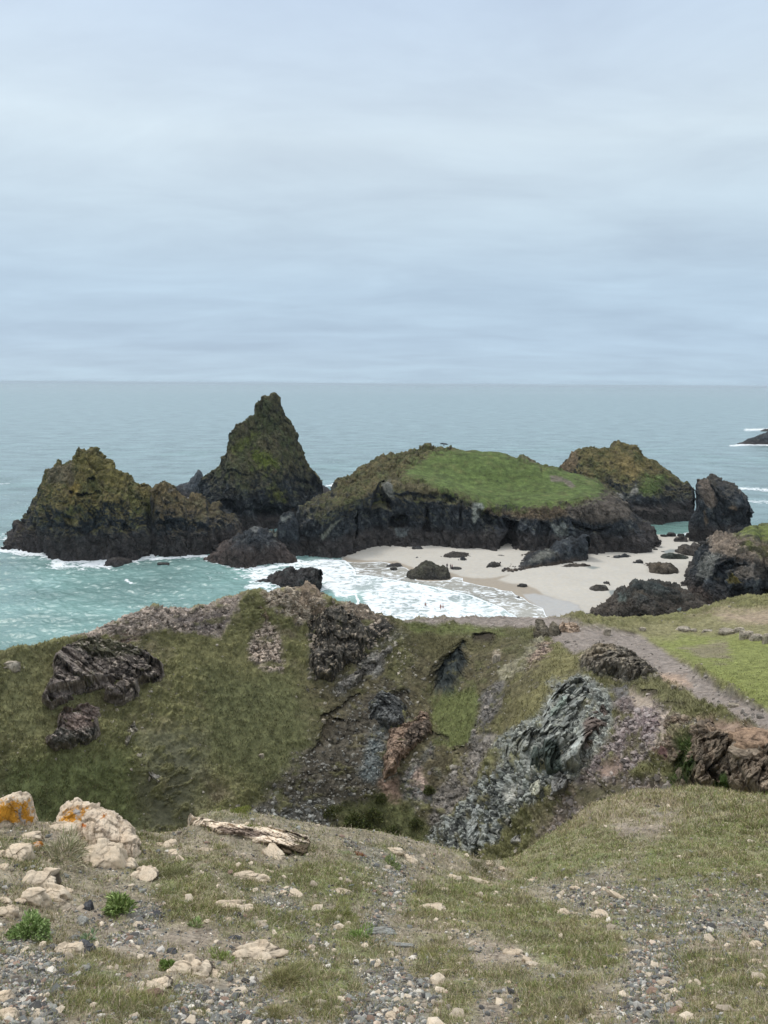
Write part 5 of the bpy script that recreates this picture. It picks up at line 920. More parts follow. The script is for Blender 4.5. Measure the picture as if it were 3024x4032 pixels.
for i, (x, y, w_, h_, lb) in enumerate([(2390, 2490, 26, 26, 'pale upright stone on the far side of the footpath bend'), (2690, 2478, 50, 14, 'pale boulder, leftmost of the row along the back of the meadow'), (2728, 2484, 26, 10, 'small pale stone second from the left in the row behind the meadow'),
    (2785, 2487, 36, 8, 'flat pale stone in the gap of the row behind the meadow'), (2865, 2488, 60, 14, 'long pale stones in the middle of the row behind the meadow'), (2912, 2484, 34, 16, 'rounded pale stone right of the long ones behind the meadow'), (2940, 2503, 46, 26, 'biggest pale boulder behind the meadow'),
    (2980, 2512, 44, 20, 'pale boulder just right of the biggest one behind the meadow'), (3020, 2520, 26, 40, 'pale boulder cut by the right edge of the photo, behind the meadow'), (2530, 2480, 24, 14, 'small pale stone on the ridge grass left of the row behind the meadow'),
    (2872, 2717, 46, 14, 'flat pale stone lying alone on the bright meadow'), (2890, 2783, 34, 12, 'flat pale stone at the near edge of the footpath'), (2653, 2708, 18, 12, 'yellowish stone on the brown grass left of the footpath'), (2680, 2718, 16, 10, 'pink stone on the brown grass left of the footpath'),
    (45, 2622, 50, 24, 'pale rounded boulder on the far left of the grassy hillside'), (596, 2715, 16, 10, 'small white stone at the foot of the large slanted crag'), (460, 2800, 14, 12, 'small pale stone in the grass between the two left crags'), (1030, 2978, 18, 12, 'white stone alone on the middle of the grassy hillside'), (1275, 2840, 18, 12, 'pale stone at the end of the grassy ledge'), (1235, 2535, 14, 14, 'pale stone in the grass left of the speckled dark crag'), (1955, 2595, 24, 34, 'pale upright stone on the green flank right of the dark hollow')]):
    b = terr_at(np.array([x]), np.array([min(y+h_*.4, 9999)]), 'mid')[0]; s_ = dist_at(b)/FPX
    me_ = boulder_mesh('pale_boulder', b, w_*s_, w_*s_*.7, h_*s_*.95, (.40, .355, .29), 200+i, .24, 16)
    o = link('pale_boulder', me_, M_crag, lb, 'boulder', 'pale stones on the hillside', recenter=False); o.location = b+np.array([0, 0, .12])

def mid_col(c, sp=None):
    def f(G, N, gp, gq, k):
        n2 = fbm(G, .6, 5, k['seed']+71, .68); n = fbm(G, 2, 3, k['seed']+70)
        cc = np.tile(np.array(c), G.shape[:2]+(1,))*(1+.4*(k['b1']-.5)+.4*(k['b2']-.5)+.6*n2+.2*n)[..., None]
        cc = mix(cc, (.15, .125, .035), .5*sstep(.15, .5, n)); cc = mix(cc, (.05, .045, .04), .6*sstep(.2, .5, -n2))
        return cc*(1-.3*k['ck'])[..., None]
    return f
rock_sheet('ridge_crag', [(1020, 2400), (1040, 2360), (1075, 2345), (1110, 2335), (1150, 2322), (1165, 2318), (1178, 2325), (1190, 2322), (1203, 2308), (1210, 2298), (1220, 2310), (1232, 2318), (1250, 2338), (1275, 2355), (1310, 2385), (1330, 2410)],
           [(1020, 2420), (1100, 2440), (1180, 2410), (1250, 2400), (1330, 2420)], 3.5, 4, part='mid', mids=((.5, .3),), amp=.45, bsz=1.6, seed=66, colour=mid_col((.26, .205, .155)), mat=M_crag, dx=1.4, skirt=1.0,
           label='pinkish crag with a yellow-lichened point on the ridge top', cat='crag')
rock_sheet('ridge_crag', [(1340, 2420), (1360, 2392), (1378, 2380), (1400, 2384), (1440, 2392), (1455, 2408), (1475, 2425), (1500, 2440)], [(1340, 2430), (1420, 2450), (1500, 2450)], 2.5, 3, part='mid', mids=((.5, .3),), amp=.35, bsz=1.3, seed=67, colour=mid_col((.22, .18, .14)), mat=M_crag, skirt=1.0,
           label='jagged pink rocks on the ridge right of the lichened point', cat='crag')
rock_sheet('ridge_crag', [(2105, 2500), (2110, 2460), (2120, 2448), (2135, 2450), (2150, 2470), (2160, 2480), (2175, 2462), (2195, 2470), (2200, 2490)], [(2105, 2510), (2150, 2515), (2200, 2500)], 1.6, 2, part='mid', mids=((.5, .3),), amp=.3, bsz=1.1, seed=68, colour=mid_col((.17, .15, .115)), mat=M_crag, skirt=1.0,
           label='small brown crag standing at the left edge of the footpath bend', cat='crag')

# ------------------------------------------------------------------ foreground rocks
PALE = (.64, .54, .42); UNDER = (.15, .125, .10)
def fg_col(base, lich=(), dark=()):
    def f(G, N, gp, gq, k):
        n2 = fbm(G, .10, 5, k['seed']+71, .68); n = fbm(G, .4, 3, k['seed']+70)
        cc = np.tile(np.array(base), G.shape[:2]+(1,))*(1+.18*(k['b1']-.5)+.15*n2+.1*n)[..., None]
        cc = mix(cc, (.24, .19, .15), .75*sstep(.08, .4, n2+.4*(k['b2']-.5)))
        for pp, pc, ps in lich:
            n4 = fbm(G, .045, 4, k['seed']+75, .75); ww = sstep(-ps*.6, ps*.6, sdist(pp, gp, gq)-ps*.4+ps*2.5*n2+ps*4.5*n4+ps*n); q = np.array(pc)*(1+.45*n2)[..., None]; cc = cc*(1-ww[..., None])+q*ww[..., None]
        return cc*(1-.30*k['ck'])[..., None]
    return f
OR = (.52, .25, .03)
rock_sheet('lichened_boulder', [(-120, 3240), (-100, 3190), (-60, 3170), (-10, 3165), (0, 3157), (30, 3139), (55, 3132), (75, 3127), (95, 3130), (115, 3138), (120, 3165), (128, 3200), (140, 3232), (144, 3246)], [(-120, 3262), (0, 3256), (144, 3250)], .45, .3, part='fg', mids=((.5, .15), (.88, .35)), amp=.045, bsz=.4, seed=71,
           colour=fg_col(PALE, [([(0, 3165), (110, 3150), (135, 3240), (60, 3245), (-60, 3230), (-60, 3180)], OR, 8), ([(60, 3180), (85, 3180), (95, 3240), (70, 3240)], (.33, .30, .28), 7)]), mat=M_stone, skirt=.15, dx=1.3, label='boulder covered in orange lichen at the far left of the foreground edge', cat='boulder')
rock_sheet('lichened_boulder', [(205, 3262), (222, 3236), (250, 3202), (275, 3185), (290, 3172), (296, 3158), (304, 3156), (314, 3164), (320, 3172), (345, 3182), (375, 3196), (410, 3200), (430, 3215), (452, 3230), (480, 3250), (500, 3265), (518, 3290), (530, 3308), (541, 3326), (543, 3345), (545, 3372)],
           [(205, 3268), (240, 3275), (300, 3292), (330, 3300), (360, 3330), (400, 3345), (470, 3350), (500, 3375), (525, 3388), (545, 3376)], .75, .45, part='fg', mids=((.4, .2), (.8, .6)), amp=.06, bsz=.45, seed=72, pw=3, crag=.9,
           colour=fg_col(PALE, [([(225, 3238), (290, 3180), (350, 3185), (340, 3220), (310, 3245), (240, 3245)], OR, 9), ([(290, 3190), (320, 3190), (320, 3225), (300, 3230)], (.33, .31, .29), 6), ([(400, 3218), (412, 3215), (405, 3240), (396, 3238)], (.42, .15, .02), 4), ([(325, 3250), (340, 3250), (335, 3262)], (.45, .14, .03), 3)]), mat=M_stone, skirt=.15, dx=1.3,
           label='long pale ridge rock with a patch of orange lichen at its peak', cat='boulder')
outcrop('flat_slab', [(742, 3258), (744, 3222), (748, 3200), (755, 3204), (764, 3216), (815, 3222), (850, 3236), (900, 3240), (1000, 3250), (1060, 3256), (1110, 3264), (1150, 3274), (1190, 3286), (1220, 3292), (1226, 3320), (1210, 3362), (1180, 3380), (1120, 3370), (1090, 3338), (1040, 3320), (1000, 3312), (950, 3290), (900, 3288), (860, 3284), (820, 3262), (780, 3252)],
        .20, (.74, .63, .50), 'long flat pale slab with painted shade under its right end, on the foreground edge', cat='slab', part='fg', bsz=.30, amp=.9, edge=12, en=5, aniso=(.35, 1, 1), rot=rotm(0, 0, 20), low=.75, seed=73, mat=M_stone, step=1.3,
        patches=[([(1030, 3322), (1090, 3328), (1150, 3338), (1224, 3322), (1230, 3400), (1110, 3395), (1070, 3345)], (.11, .085, .055), 4), ([(860, 3258), (1000, 3270), (1080, 3290), (1000, 3300), (880, 3282)], (.23, .18, .145), 5)])  # first patch paints the shade below the right front lip; second is brown stone
FG = [ # x, y, w, h, rot, type, label     types: p pale, c pale cap on dark, g grey, d dark, b brown
 (415, 3385, 128, 118, .2, 'p', 'big pale shield-shaped stone just below the long pale ridge rock'), (497, 3405, 34, 62, 1.4, 'p', 'upright pale sliver right of the big shield-shaped stone'), (248, 3270, 92, 50, 0, 'p', 'flat pale stone tucked under the orange-lichened peak'),
 (118, 3300, 86, 36, .1, 'p', 'flat pale stone below the orange boulder at the left'), (72, 3368, 90, 72, -.1, 'p', 'wide pale stone at the left, with a small lichened stone at its upper right'), (138, 3335, 40, 32, 0, 'o', 'small stone with an orange spot beside the wide pale stone at the left'),
 (180, 3470, 100, 78, 0, 'c', 'brown rock with a ragged pale cap, left of the green leafy plant'), (215, 3525, 84, 56, -.3, 'p', 'smooth pale stone leaning right below the pale-capped brown rock'), (270, 3510, 26, 20, 0, 'p', 'little white stone at the tip of the smooth leaning stone'), (136, 3538, 50, 72, 1.5, 'p', 'pale teardrop stone standing above the bushy plant'),
 (34, 3592, 48, 38, .3, 'p', 'pale stone at the upper left corner of the bushy plant'), (12, 3418, 34, 28, 0, 'p', 'pale stone cut by the left edge, level with the pale-capped brown rock'), (0, 3368, 24, 30, 0, 'p', 'small pale stone cut by the left edge beside the wide pale stone'), (80, 3548, 34, 16, 0, 'p', 'flat white pebble left of the teardrop stone'), (14, 3548, 40, 24, 0, 'p', 'flat pale stone on the left edge above the bushy plant'),
 (572, 3452, 80, 76, 0, 'c', 'rounded pale-faced boulder standing alone right of the ridge rock'), (668, 3330, 42, 40, 0, 'p', 'pale stone sitting on the foreground edge between ridge rock and slab'), (680, 3360, 34, 26, 0, 'p', 'stone directly beneath the pale one on the foreground edge'), (722, 3398, 68, 22, -.7, 'p', 'narrow pale stone slanting down to the right, in the upper middle left'), (622, 3332, 46, 18, .1, 'p', 'low pale stone left of the one on the foreground edge'), (565, 3330, 40, 22, 0, 'p', 'pale stone at the lower end of the ridge rock'),
 (275, 3748, 84, 54, .2, 'p', 'oval pale stone against a dark rock in the lower left'), (330, 3745, 60, 56, .3, 'd', 'dark rock behind the oval pale stone in the lower left'), (320, 3768, 18, 16, 0, 'y', 'small yellowish stone, left of a pair below the dark rock'), (340, 3768, 20, 18, 0, 'y', 'small yellowish stone, right of a pair below the dark rock'), (367, 3750, 18, 16, 0, 'y', 'yellowish pebble right of the dark rock in the lower left'),
 (630, 3885, 84, 58, .2, 'c', 'brown lump with a pale domed top near the bottom'), (590, 3930, 90, 50, .4, 'b', 'low brown rock sloping left from the pale-topped lump'), (16, 3932, 56, 46, .2, 'p', 'pinkish pale stone on the left edge near the bottom'), (24, 4000, 64, 44, .1, 'p', 'pale stone in the bottom left corner'), (760, 3825, 130, 84, 0, 'c', 'dark rock with white ragged caps near the bottom'), (842, 3842, 36, 44, 1.2, 'p', 'pale oval stone at the right foot of the dark white-capped rock'),
 (1020, 3762, 158, 76, .05, 'c', 'largest pale-capped rock in the lower middle, beside the tall grass clump'), (915, 3580, 118, 50, 0, 'p', 'flat cracked pale stone in the middle left of the foreground'), (985, 3464, 116, 42, -.05, 'p', 'flat pale stone with dark cracks below the slab'), (1100, 3455, 96, 14, -.55, 'p', 'thin pale sliver slanting right below the slab'), (1108, 3523, 38, 24, 0, 'p', 'rounded pale stone, left of two side by side in the middle'), (1164, 3530, 48, 42, -.5, 'p', 'rounded pale stone, right of two side by side in the middle'),
 (975, 3530, 20, 12, 0, 'p', 'tiny pale pebble left of the two rounded stones in the middle'), (1221, 3504, 46, 22, -.2, 'p', 'small pale stone above the long flat one in the middle'), (1245, 3528, 94, 16, .05, 'p', 'long flat pale stone in the middle of the foreground'), (1340, 3524, 96, 32, -.15, 'p', 'low ridge of pale stone right of the long flat one'), (1080, 3365, 88, 50, -.7, 'p', 'pale stone leaning against the dark end of the slab'),
 (815, 3352, 54, 20, -.2, 'p', 'pale stone below the left half of the slab'), (893, 3390, 40, 18, -.3, 'y', 'dull pale stone down and right of the one below the slab'), (1144, 3428, 22, 20, -.6, 'p', 'little pale stone under the dark end of the slab'), (1010, 3312, 26, 18, 0, 'p', 'little white stone at the front lip of the slab'), (900, 3625, 28, 22, 0, 'p', 'little pale stone below the flat cracked one'), (1163, 3624, 22, 18, 0, 'g', 'light grey chip in the dark gravel of the middle'), (1124, 3682, 20, 24, 0, 'y', 'yellowish upright chip in the grass of the middle'),
 (1545, 3352, 74, 30, 0, 'p', 'pale stone at the far edge in front of the hollow'), (1497, 3362, 22, 14, 0, 'p', 'small stone touching the left of the pale one at the far edge'), (1615, 3390, 56, 30, -.5, 'p', 'pale stone tilted down to the right at the far edge'), (1693, 3420, 28, 14, 0, 'p', 'left small stone of the pair between the tilted stone and the dark bush'), (1722, 3434, 26, 14, 0, 'p', 'right small stone of the pair between the tilted stone and the dark bush'),
 (1777, 3458, 54, 28, 0, 'p', 'pinkish stone at the left end of the long low stone'), (1855, 3468, 108, 26, -.12, 'p', 'long low pale stone under the dark bush'), (1730, 3506, 84, 20, 0, 'p', 'flat pale stone at the top of the green grass patch'), (1707, 3582, 88, 40, 0, 'p', 'low double-humped pale stone in the centre right'), (1500, 3672, 98, 34, 0, 'g', 'light grey flat boulder in the centre'), (1550, 3718, 150, 14, -.05, 'g', 'long grey ledge just below the light grey flat boulder'),
 (1928, 3400, 28, 22, 0, 'p', 'pale stone at the notch where the gully meets the foreground'), (1976, 3420, 20, 14, 0, 'p', 'small stone right of the pale one at the notch'), (2097, 3468, 26, 12, 0, 'p', 'small white stone on the slope right of the notch'), (2265, 3500, 38, 16, -.2, 'p', 'pale stone on the right slope above the pair of upright stones'), (2221, 3604, 36, 34, .9, 'p', 'left upright pale stone on the right slope'), (2274, 3603, 44, 16, -.4, 'p', 'low pale stone between the two upright ones on the right slope'), (2360, 3616, 48, 46, -.9, 'p', 'right upright pale stone on the right slope'),
 (2398, 3508, 50, 16, -.2, 'p', 'left end of the thin broken stone ridge on the right slope'), (2448, 3540, 100, 18, -.75, 'p', 'thin pale ridge stone slanting down on the right slope'), (2023, 3754, 56, 28, 0, 'p', 'pale round-topped stone in the lower right centre'), (2090, 3790, 62, 18, -.6, 'p', 'thin pale stone slanting down right of the round-topped one'), (2455, 3744, 20, 18, 0, 'p', 'small pale stone left of the right-hand gravel'), (2350, 3766, 22, 14, 0, 'y', 'small dull stone in the grass of the lower right'), (1820, 3788, 38, 24, 0, 'p', 'pale broken stone below the green patch in the lower centre'),
 (1540, 4008, 34, 32, 0, 'p', 'round pale stone at the bottom, slightly left of centre'), (1513, 3984, 32, 16, 0, 'p', 'flat pale stone touching the round one at the bottom'), (2000, 3878, 26, 24, 1, 'p', 'upright pale chip in the lower right centre'), (1818, 3918, 24, 16, 0, 'p', 'pale pebble low in the centre'), (1895, 3838, 36, 16, -.4, 'p', 'pinkish flat stone low in the centre'), (1760, 3828, 46, 18, 0, 'p', 'flat buff stone low in the centre, left of the pinkish one'),
 (2860, 3788, 84, 18, -.1, 'p', 'left flat pale stone of the trio at the right edge'), (2925, 3808, 66, 18, 0, 'p', 'middle flat pale stone of the trio at the right edge'), (2990, 3798, 60, 26, -.1, 'p', 'right flat pale stone of the trio at the right edge'), (2772, 3794, 62, 22, -.1, 'p', 'brownish pale stone left of the flat trio'), (2985, 3730, 42, 32, -.6, 'p', 'tilted pale stone above the flat trio at the right edge'), (2845, 3888, 62, 18, 0, 'p', 'pale stone below the flat trio, near the right'),
 (2997, 3896, 28, 36, -.9, 'p', 'steeply tilted pale stone near the right edge'), (3008, 3990, 44, 22, 0, 'p', 'pale stone at the bottom right corner'), (2862, 3988, 22, 28, .5, 'p', 'left of two small upright stones near the bottom right'), (2886, 3992, 24, 24, -.4, 'p', 'right of two small upright stones near the bottom right'), (2805, 3942, 42, 8, 0, 'p', 'thin white stone near the bottom right'), (2704, 3922, 40, 22, 0, 'p', 'pale pink stone beside the right-hand gravel'),
 (2535, 3356, 30, 12, 0, 'p', 'pale stone lying on the straw-coloured hump'), (2770, 3316, 18, 10, 0, 'p', 'white pebble on the green side of the hump'), (2752, 3696, 28, 16, 0, 'g', 'grey stone at the upper edge of the right-hand gravel'), (620, 3600, 28, 20, 0, 'd', 'black stone in the bare soil right of the leafy plant'), (350, 3572, 26, 36, 0, 'd', 'dark blue-grey stone left of the leafy plant'), (325, 3630, 34, 34, 0, 'g', 'light bluish stone in the bare soil left of the leafy plant'),
 (318, 3830, 52, 34, .2, 'g', 'flat grey-green stone in the lower left'), (315, 3888, 36, 26, 0, 'b', 'reddish brown stone in the lower left'), (235, 3965, 44, 30, .4, 'd', 'dark slate stone near the bottom left'), (925, 3700, 44, 26, 0, 'd', 'blue-black stone beside the pale-capped rocks'), (602, 3765, 26, 24, 0, 'd', 'dark pebble in the bare soil above the white-capped rock'), (675, 3755, 34, 28, 0, 'd', 'larger dark pebble above the white-capped rock')]
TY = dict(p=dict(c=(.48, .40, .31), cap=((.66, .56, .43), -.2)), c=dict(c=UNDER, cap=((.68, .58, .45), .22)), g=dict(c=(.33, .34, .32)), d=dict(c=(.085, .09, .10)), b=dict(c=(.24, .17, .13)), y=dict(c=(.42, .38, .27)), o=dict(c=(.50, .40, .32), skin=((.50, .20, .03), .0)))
for i, (x, y, w_, h_, rz, ty, lb) in enumerate(FG):
    b = terr_at(np.array([x*1.]), np.array([y+h_*.12]), 'fg')[0]; s_ = dist_at(b)/FPX
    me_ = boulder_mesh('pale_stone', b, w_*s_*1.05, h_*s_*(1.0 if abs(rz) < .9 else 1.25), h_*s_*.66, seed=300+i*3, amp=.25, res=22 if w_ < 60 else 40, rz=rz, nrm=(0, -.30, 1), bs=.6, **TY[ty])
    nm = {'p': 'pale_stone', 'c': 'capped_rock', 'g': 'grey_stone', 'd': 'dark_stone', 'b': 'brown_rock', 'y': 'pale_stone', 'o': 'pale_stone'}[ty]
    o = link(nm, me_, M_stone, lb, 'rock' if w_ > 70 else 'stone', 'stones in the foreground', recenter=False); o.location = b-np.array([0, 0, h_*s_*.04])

# ------------------------------------------------------------------ scatter helpers
def sample(rows, wgt, n):
    r0, r1 = rows; Pq = terrP[r0:r1]; w_ = wgt[:-1, :-1]
    a = np.cumsum(w_.ravel()); u = rng.random(n)*a[-1]; id_ = np.searchsorted(a, u); rr_ = id_//(Pq.shape[1]-1); cc_ = id_ % (Pq.shape[1]-1)
    fu = rng.random(n)[:, None]; fv = rng.random(n)[:, None]
    p = (Pq[rr_, cc_]*(1-fu)+Pq[rr_+1, cc_]*fu)*(1-fv)+(Pq[rr_, cc_+1]*(1-fu)+Pq[rr_+1, cc_+1]*fu)*fv
    return p, NP[r0:r1][rr_, cc_], terrC[r0:r1][rr_, cc_], rr_, cc_
def blades(p, n, L, W, lean, cols, segs=1):
    m_ = len(p); a = rng.random(m_)*2*np.pi; t = np.stack([np.cos(a), np.sin(a), 0*a], -1)
    up = n*.35+np.array([0, 0, .8]); l = rng.normal(size=(m_, 3))*[1, 1, .2]; dirv = up+l*lean[:, None]; dirv /= np.linalg.norm(dirv, axis=1)[:, None]
    b0 = p-t*W[:, None]*.5-dirv*L[:, None]*.08; b1 = p+t*W[:, None]*.5-dirv*L[:, None]*.08
    mid = p+dirv*L[:, None]*.55; dr = dirv+l*lean[:, None]*.6-np.array([0, 0, .25])*lean[:, None]; tip = mid+dr/np.linalg.norm(dr, axis=1)[:, None]*L[:, None]*.5
    V = np.stack([b0, b1, mid+t*W[:, None]*.4, mid-t*W[:, None]*.4, tip], 1).reshape(-1, 3)
    o5 = np.arange(m_)[:, None]*5
    F_ = np.concatenate([o5+np.array([[0, 1, 2]]), o5+np.array([[0, 2, 3]]), o5+np.array([[3, 2, 4]])])
    return V, F_, np.repeat(cols, 5, 0)
def lerpc(cols, k):
    c = np.array(cols); return c[k]
ico_v = None
def ico():
    t = (1+5**.5)/2
    v = np.array([(-1, t, 0), (1, t, 0), (-1, -t, 0), (1, -t, 0), (0, -1, t), (0, 1, t), (0, -1, -t), (0, 1, -t), (t, 0, -1), (t, 0, 1), (-t, 0, -1), (-t, 0, 1)])/1.9
    f = np.array([(0, 11, 5), (0, 5, 1), (0, 1, 7), (0, 7, 10), (0, 10, 11), (1, 5, 9), (5, 11, 4), (11, 10, 2), (10, 7, 6), (7, 1, 8), (3, 9, 4), (3, 4, 2), (3, 2, 6), (3, 6, 8), (3, 8, 9), (4, 9, 5), (2, 4, 11), (6, 2, 10), (8, 6, 7), (9, 8, 1)])
    return v, f
def stones(p, size, cols, flatz=(.4, .8)):
    v, f = ico(); m_ = len(p)
    V = v[None]*(1+.38*(rng.random((m_, 12, 1))-.5)*2*.6); V = V+rng.normal(size=V.shape)*.12
    sc3 = np.stack([.7+.7*rng.random(m_), .6+.6*rng.random(m_), flatz[0]+(flatz[1]-flatz[0])*rng.random(m_)], -1)*size[:, None]*.5
    V = V*sc3[:, None, :]; a = rng.random(m_)*2*np.pi; c_, s_ = np.cos(a), np.sin(a); tx = (rng.random(m_)-.5)*.9; ct, st = np.cos(tx), np.sin(tx)
    y = V[..., 1]*ct[:, None]-V[..., 2]*st[:, None]; z = V[..., 1]*st[:, None]+V[..., 2]*ct[:, None]; x = V[..., 0]
    V = np.stack([x*c_[:, None]-y*s_[:, None], x*s_[:, None]+y*c_[:, None], z], -1)+p[:, None, :]
    F_ = (np.arange(m_)[:, None, None]*12+f[None]).reshape(-1, 3)
    return V.reshape(-1, 3), F_, np.repeat(cols, 12, 0)
parea = np.abs(np.gradient(project(terrP.reshape(-1, 3))[1].reshape(nr, nc), axis=0))*DX      # picture area per cell, for level of detail

# short grass of the foreground
r0, r1 = FG0, FG1+4
gw_ = grassw[r0:r1]*parea[r0:r1]*(.12+sstep(-.25, .35, fbm(S[r0:r1], .35, 3, 91, .6)))
gw_ = gw_+.16*parea[r0:r1]*sstep(0, .5, fbm(S[r0:r1], .5, 3, 92))
p, n, c, ri, ci_ = sample((r0, r1), gw_, 260000)
rr = np.hypot(p[:, 0], p[:, 1]); k = rng.random(len(p)); hump = sstep(12, 20, rr)*sstep(3350, 3200, project(p)[1])
gn = fbm(p[None], 1.0, 3, 93)[0]; gb = fbm(p[None], .4, 4, 95, .65)[0]
L = (.022+.045*rng.random(len(p)))*(1+.7*sstep(.1, .5, gn))*(1+.9*hump)*(.75+.25*np.clip(rr/8, .5, 2)); W = .0032*np.maximum(1, rr/5)*(.7+.6*rng.random(len(p)))
pal = np.array([(.185, .225, .075), (.235, .265, .09), (.34, .30, .16), (.50, .43, .30), (.12, .145, .05), (.21, .17, .115)])
pr = np.stack([.22+.25*gn, .16+.1*gn, .18+.1*hump, .17+.45*hump*sstep(2850, 2450, project(p)[0])-.1*gn, .12-.1*hump, .16+.05*hump], -1); pr = np.clip(pr, .01, None); cp_ = np.cumsum(pr/pr.sum(1, keepdims=True), 1); kk = (k[:, None] > cp_).sum(1).clip(0, 5)
V, F_, Cg = blades(p, n, L, W, .35+.5*rng.random(len(p)), mix(pal[kk]*(.85+.6*rng.random(len(p)))[:, None], (.13, .105, .065), .75*sstep(.12, .42, gb))*(1+.5*gb)[:, None])
link('grass', mk_mesh('grass', V, F_, Cg, smooth=False), M_leaf, kind='stuff')['label'] = 'short mixed green and straw-coloured grass over the foreground'
# pebbles and gravel
gv = (gravw[r0:r1]*1.0+.10)*(1-.6*grassw[r0:r1])*np.sqrt(parea[r0:r1])*sstep(-.3, .3, fbm(S[r0:r1], .3, 3, 94, .6))
p, n, c, ri, ci_ = sample((r0, r1), gv*np.clip(10/np.hypot(terrP[r0:r1, :, 0], terrP[r0:r1, :, 1]), .2, 2), 60000)
rr = np.hypot(p[:, 0], p[:, 1]); size = np.clip(np.exp(rng.normal(size=len(p))*.62)*.0108, .005, .065)*(1+.035*rr)
pal = np.array([(.135, .14, .138), (.075, .073, .073), (.22, .225, .21), (.32, .31, .29), (.55, .52, .47), (.24, .17, .135), (.16, .14, .12), (.45, .37, .30)])
kk = rng.choice(8, len(p), p=[.25, .19, .17, .10, .06, .07, .12, .04])
V, F_, Cg = stones(p+n*(size*.12)[:, None], size, pal[kk]*(.9+.5*rng.random(len(p)))[:, None])
p2, n2_, c2, ri2, ci2 = sample((r0, r1), parea[r0:r1]*(.4+gravw[r0:r1]), 1500)
sz2 = np.clip(np.exp(rng.normal(size=1500)*.5)*.030, .015, .10)*(1+.04*np.hypot(p2[:, 0], p2[:, 1])); V2, F2_, C2 = stones(p2+n2_*(sz2*.1)[:, None], sz2, np.array((.56, .48, .38))*(.6+.6*rng.random((1500, 1))), (.35, .6))
V = np.concatenate([V, V2]); F_ = np.concatenate([F_, F2_+len(V)-len(V2)]); Cg = np.concatenate([Cg, C2])
link('gravel', mk_mesh('gravel', V, F_, Cg, smooth=False), M_peb, kind='stuff')['label'] = 'blue-grey gravel and pebbles scattered over the foreground'
# dead stems and litter
p, n, c, ri, ci_ = sample((r0, r1), parea[r0:r1]*(.3+grassw[r0:r1])*(1-.7*gravw[r0:r1]), 16000)
rr = np.hypot(p[:, 0], p[:, 1]); q_ = len(p); L = (.05+.10*rng.random(q_)); W = .0028*np.maximum(1, rr/5)
pal = np.array([(.45, .39, .28), (.32, .26, .18), (.14, .10, .07), (.50, .45, .36)])
V, F_, Cg = blades(p+n*.005, n, L, W, .9+1.6*rng.random(q_), pal[rng.integers(0, 4, q_)]*(.7+.5*rng.random(q_))[:, None])
link('dead_stems', mk_mesh('dead_stems', V, F_, Cg, smooth=False), M_leaf, kind='stuff')['label'] = 'bleached dead stems lying among the foreground grass'
# rough grass of the hillside
r0, r1 = lo, rs[12]+4
gm = greenw[:r1-r0]*parea[r0:r1]*(1-isfg[r0:r1])
p, n, c, ri, ci_ = sample((r0, r1), gm*(.15+sstep(-.3, .3, tus[:r1-r0])), 230000)
rr = np.hypot(p[:, 0], p[:, 1]); meadow = np.max([sstep(-10, 10, sdist(pp, *project(p))) for pp in ([(2360, 2480), (2500, 2500), (2600, 2580), (2720, 2660), (3024, 2850), (3460, 2960), (3460, 2400), (2350, 2400)],)], axis=0)
L = (.14+.26*rng.random(len(p)))*(1-.6*meadow); W = (.028+.03*rng.random(len(p)))*(1-.3*meadow)
br = rng.random(len(p)); cg = c*(.75+.9*br)[:, None]; st = rng.random(len(p)) < .16; cg[st] = np.array((.20, .18, .10))*(.7+.6*rng.random(st.sum()))[:, None]
V, F_, Cg = blades(p, n, L, W, .35+.5*rng.random(len(p)), cg)
link('rough_grass', mk_mesh('rough_grass', V, F_, Cg, smooth=False), M_leaf, kind='stuff')['label'] = 'tussocky olive grass covering the hillside'
# scree
sw = stonew[:r1-r0]*parea[r0:r1]*(1-isfg[r0:r1])
p, n, c, ri, ci_ = sample((r0, r1), sw, 20000)
size = np.clip(np.exp(rng.normal(size=len(p))*.5)*.17, .06, .7); size[greenw[:r1-r0][ri, ci_] > .5] *= .7
sc_ = stonec[:r1-r0][ri, ci_]; kk = rng.random(len(p))[:, None]
cs = np.where(kk < .5, sc_*.9, np.where(kk < .8, sc_*.5, c*1.3))*(.7+.6*rng.random((len(p), 1)))
V, F_, Cg = stones(p, size, cs, (.6, 1.0))
link('scree', mk_mesh('scree', V, F_, Cg, smooth=False), M_crag, kind='stuff')['label'] = 'broken stones strewn over the bare parts of the hillside'

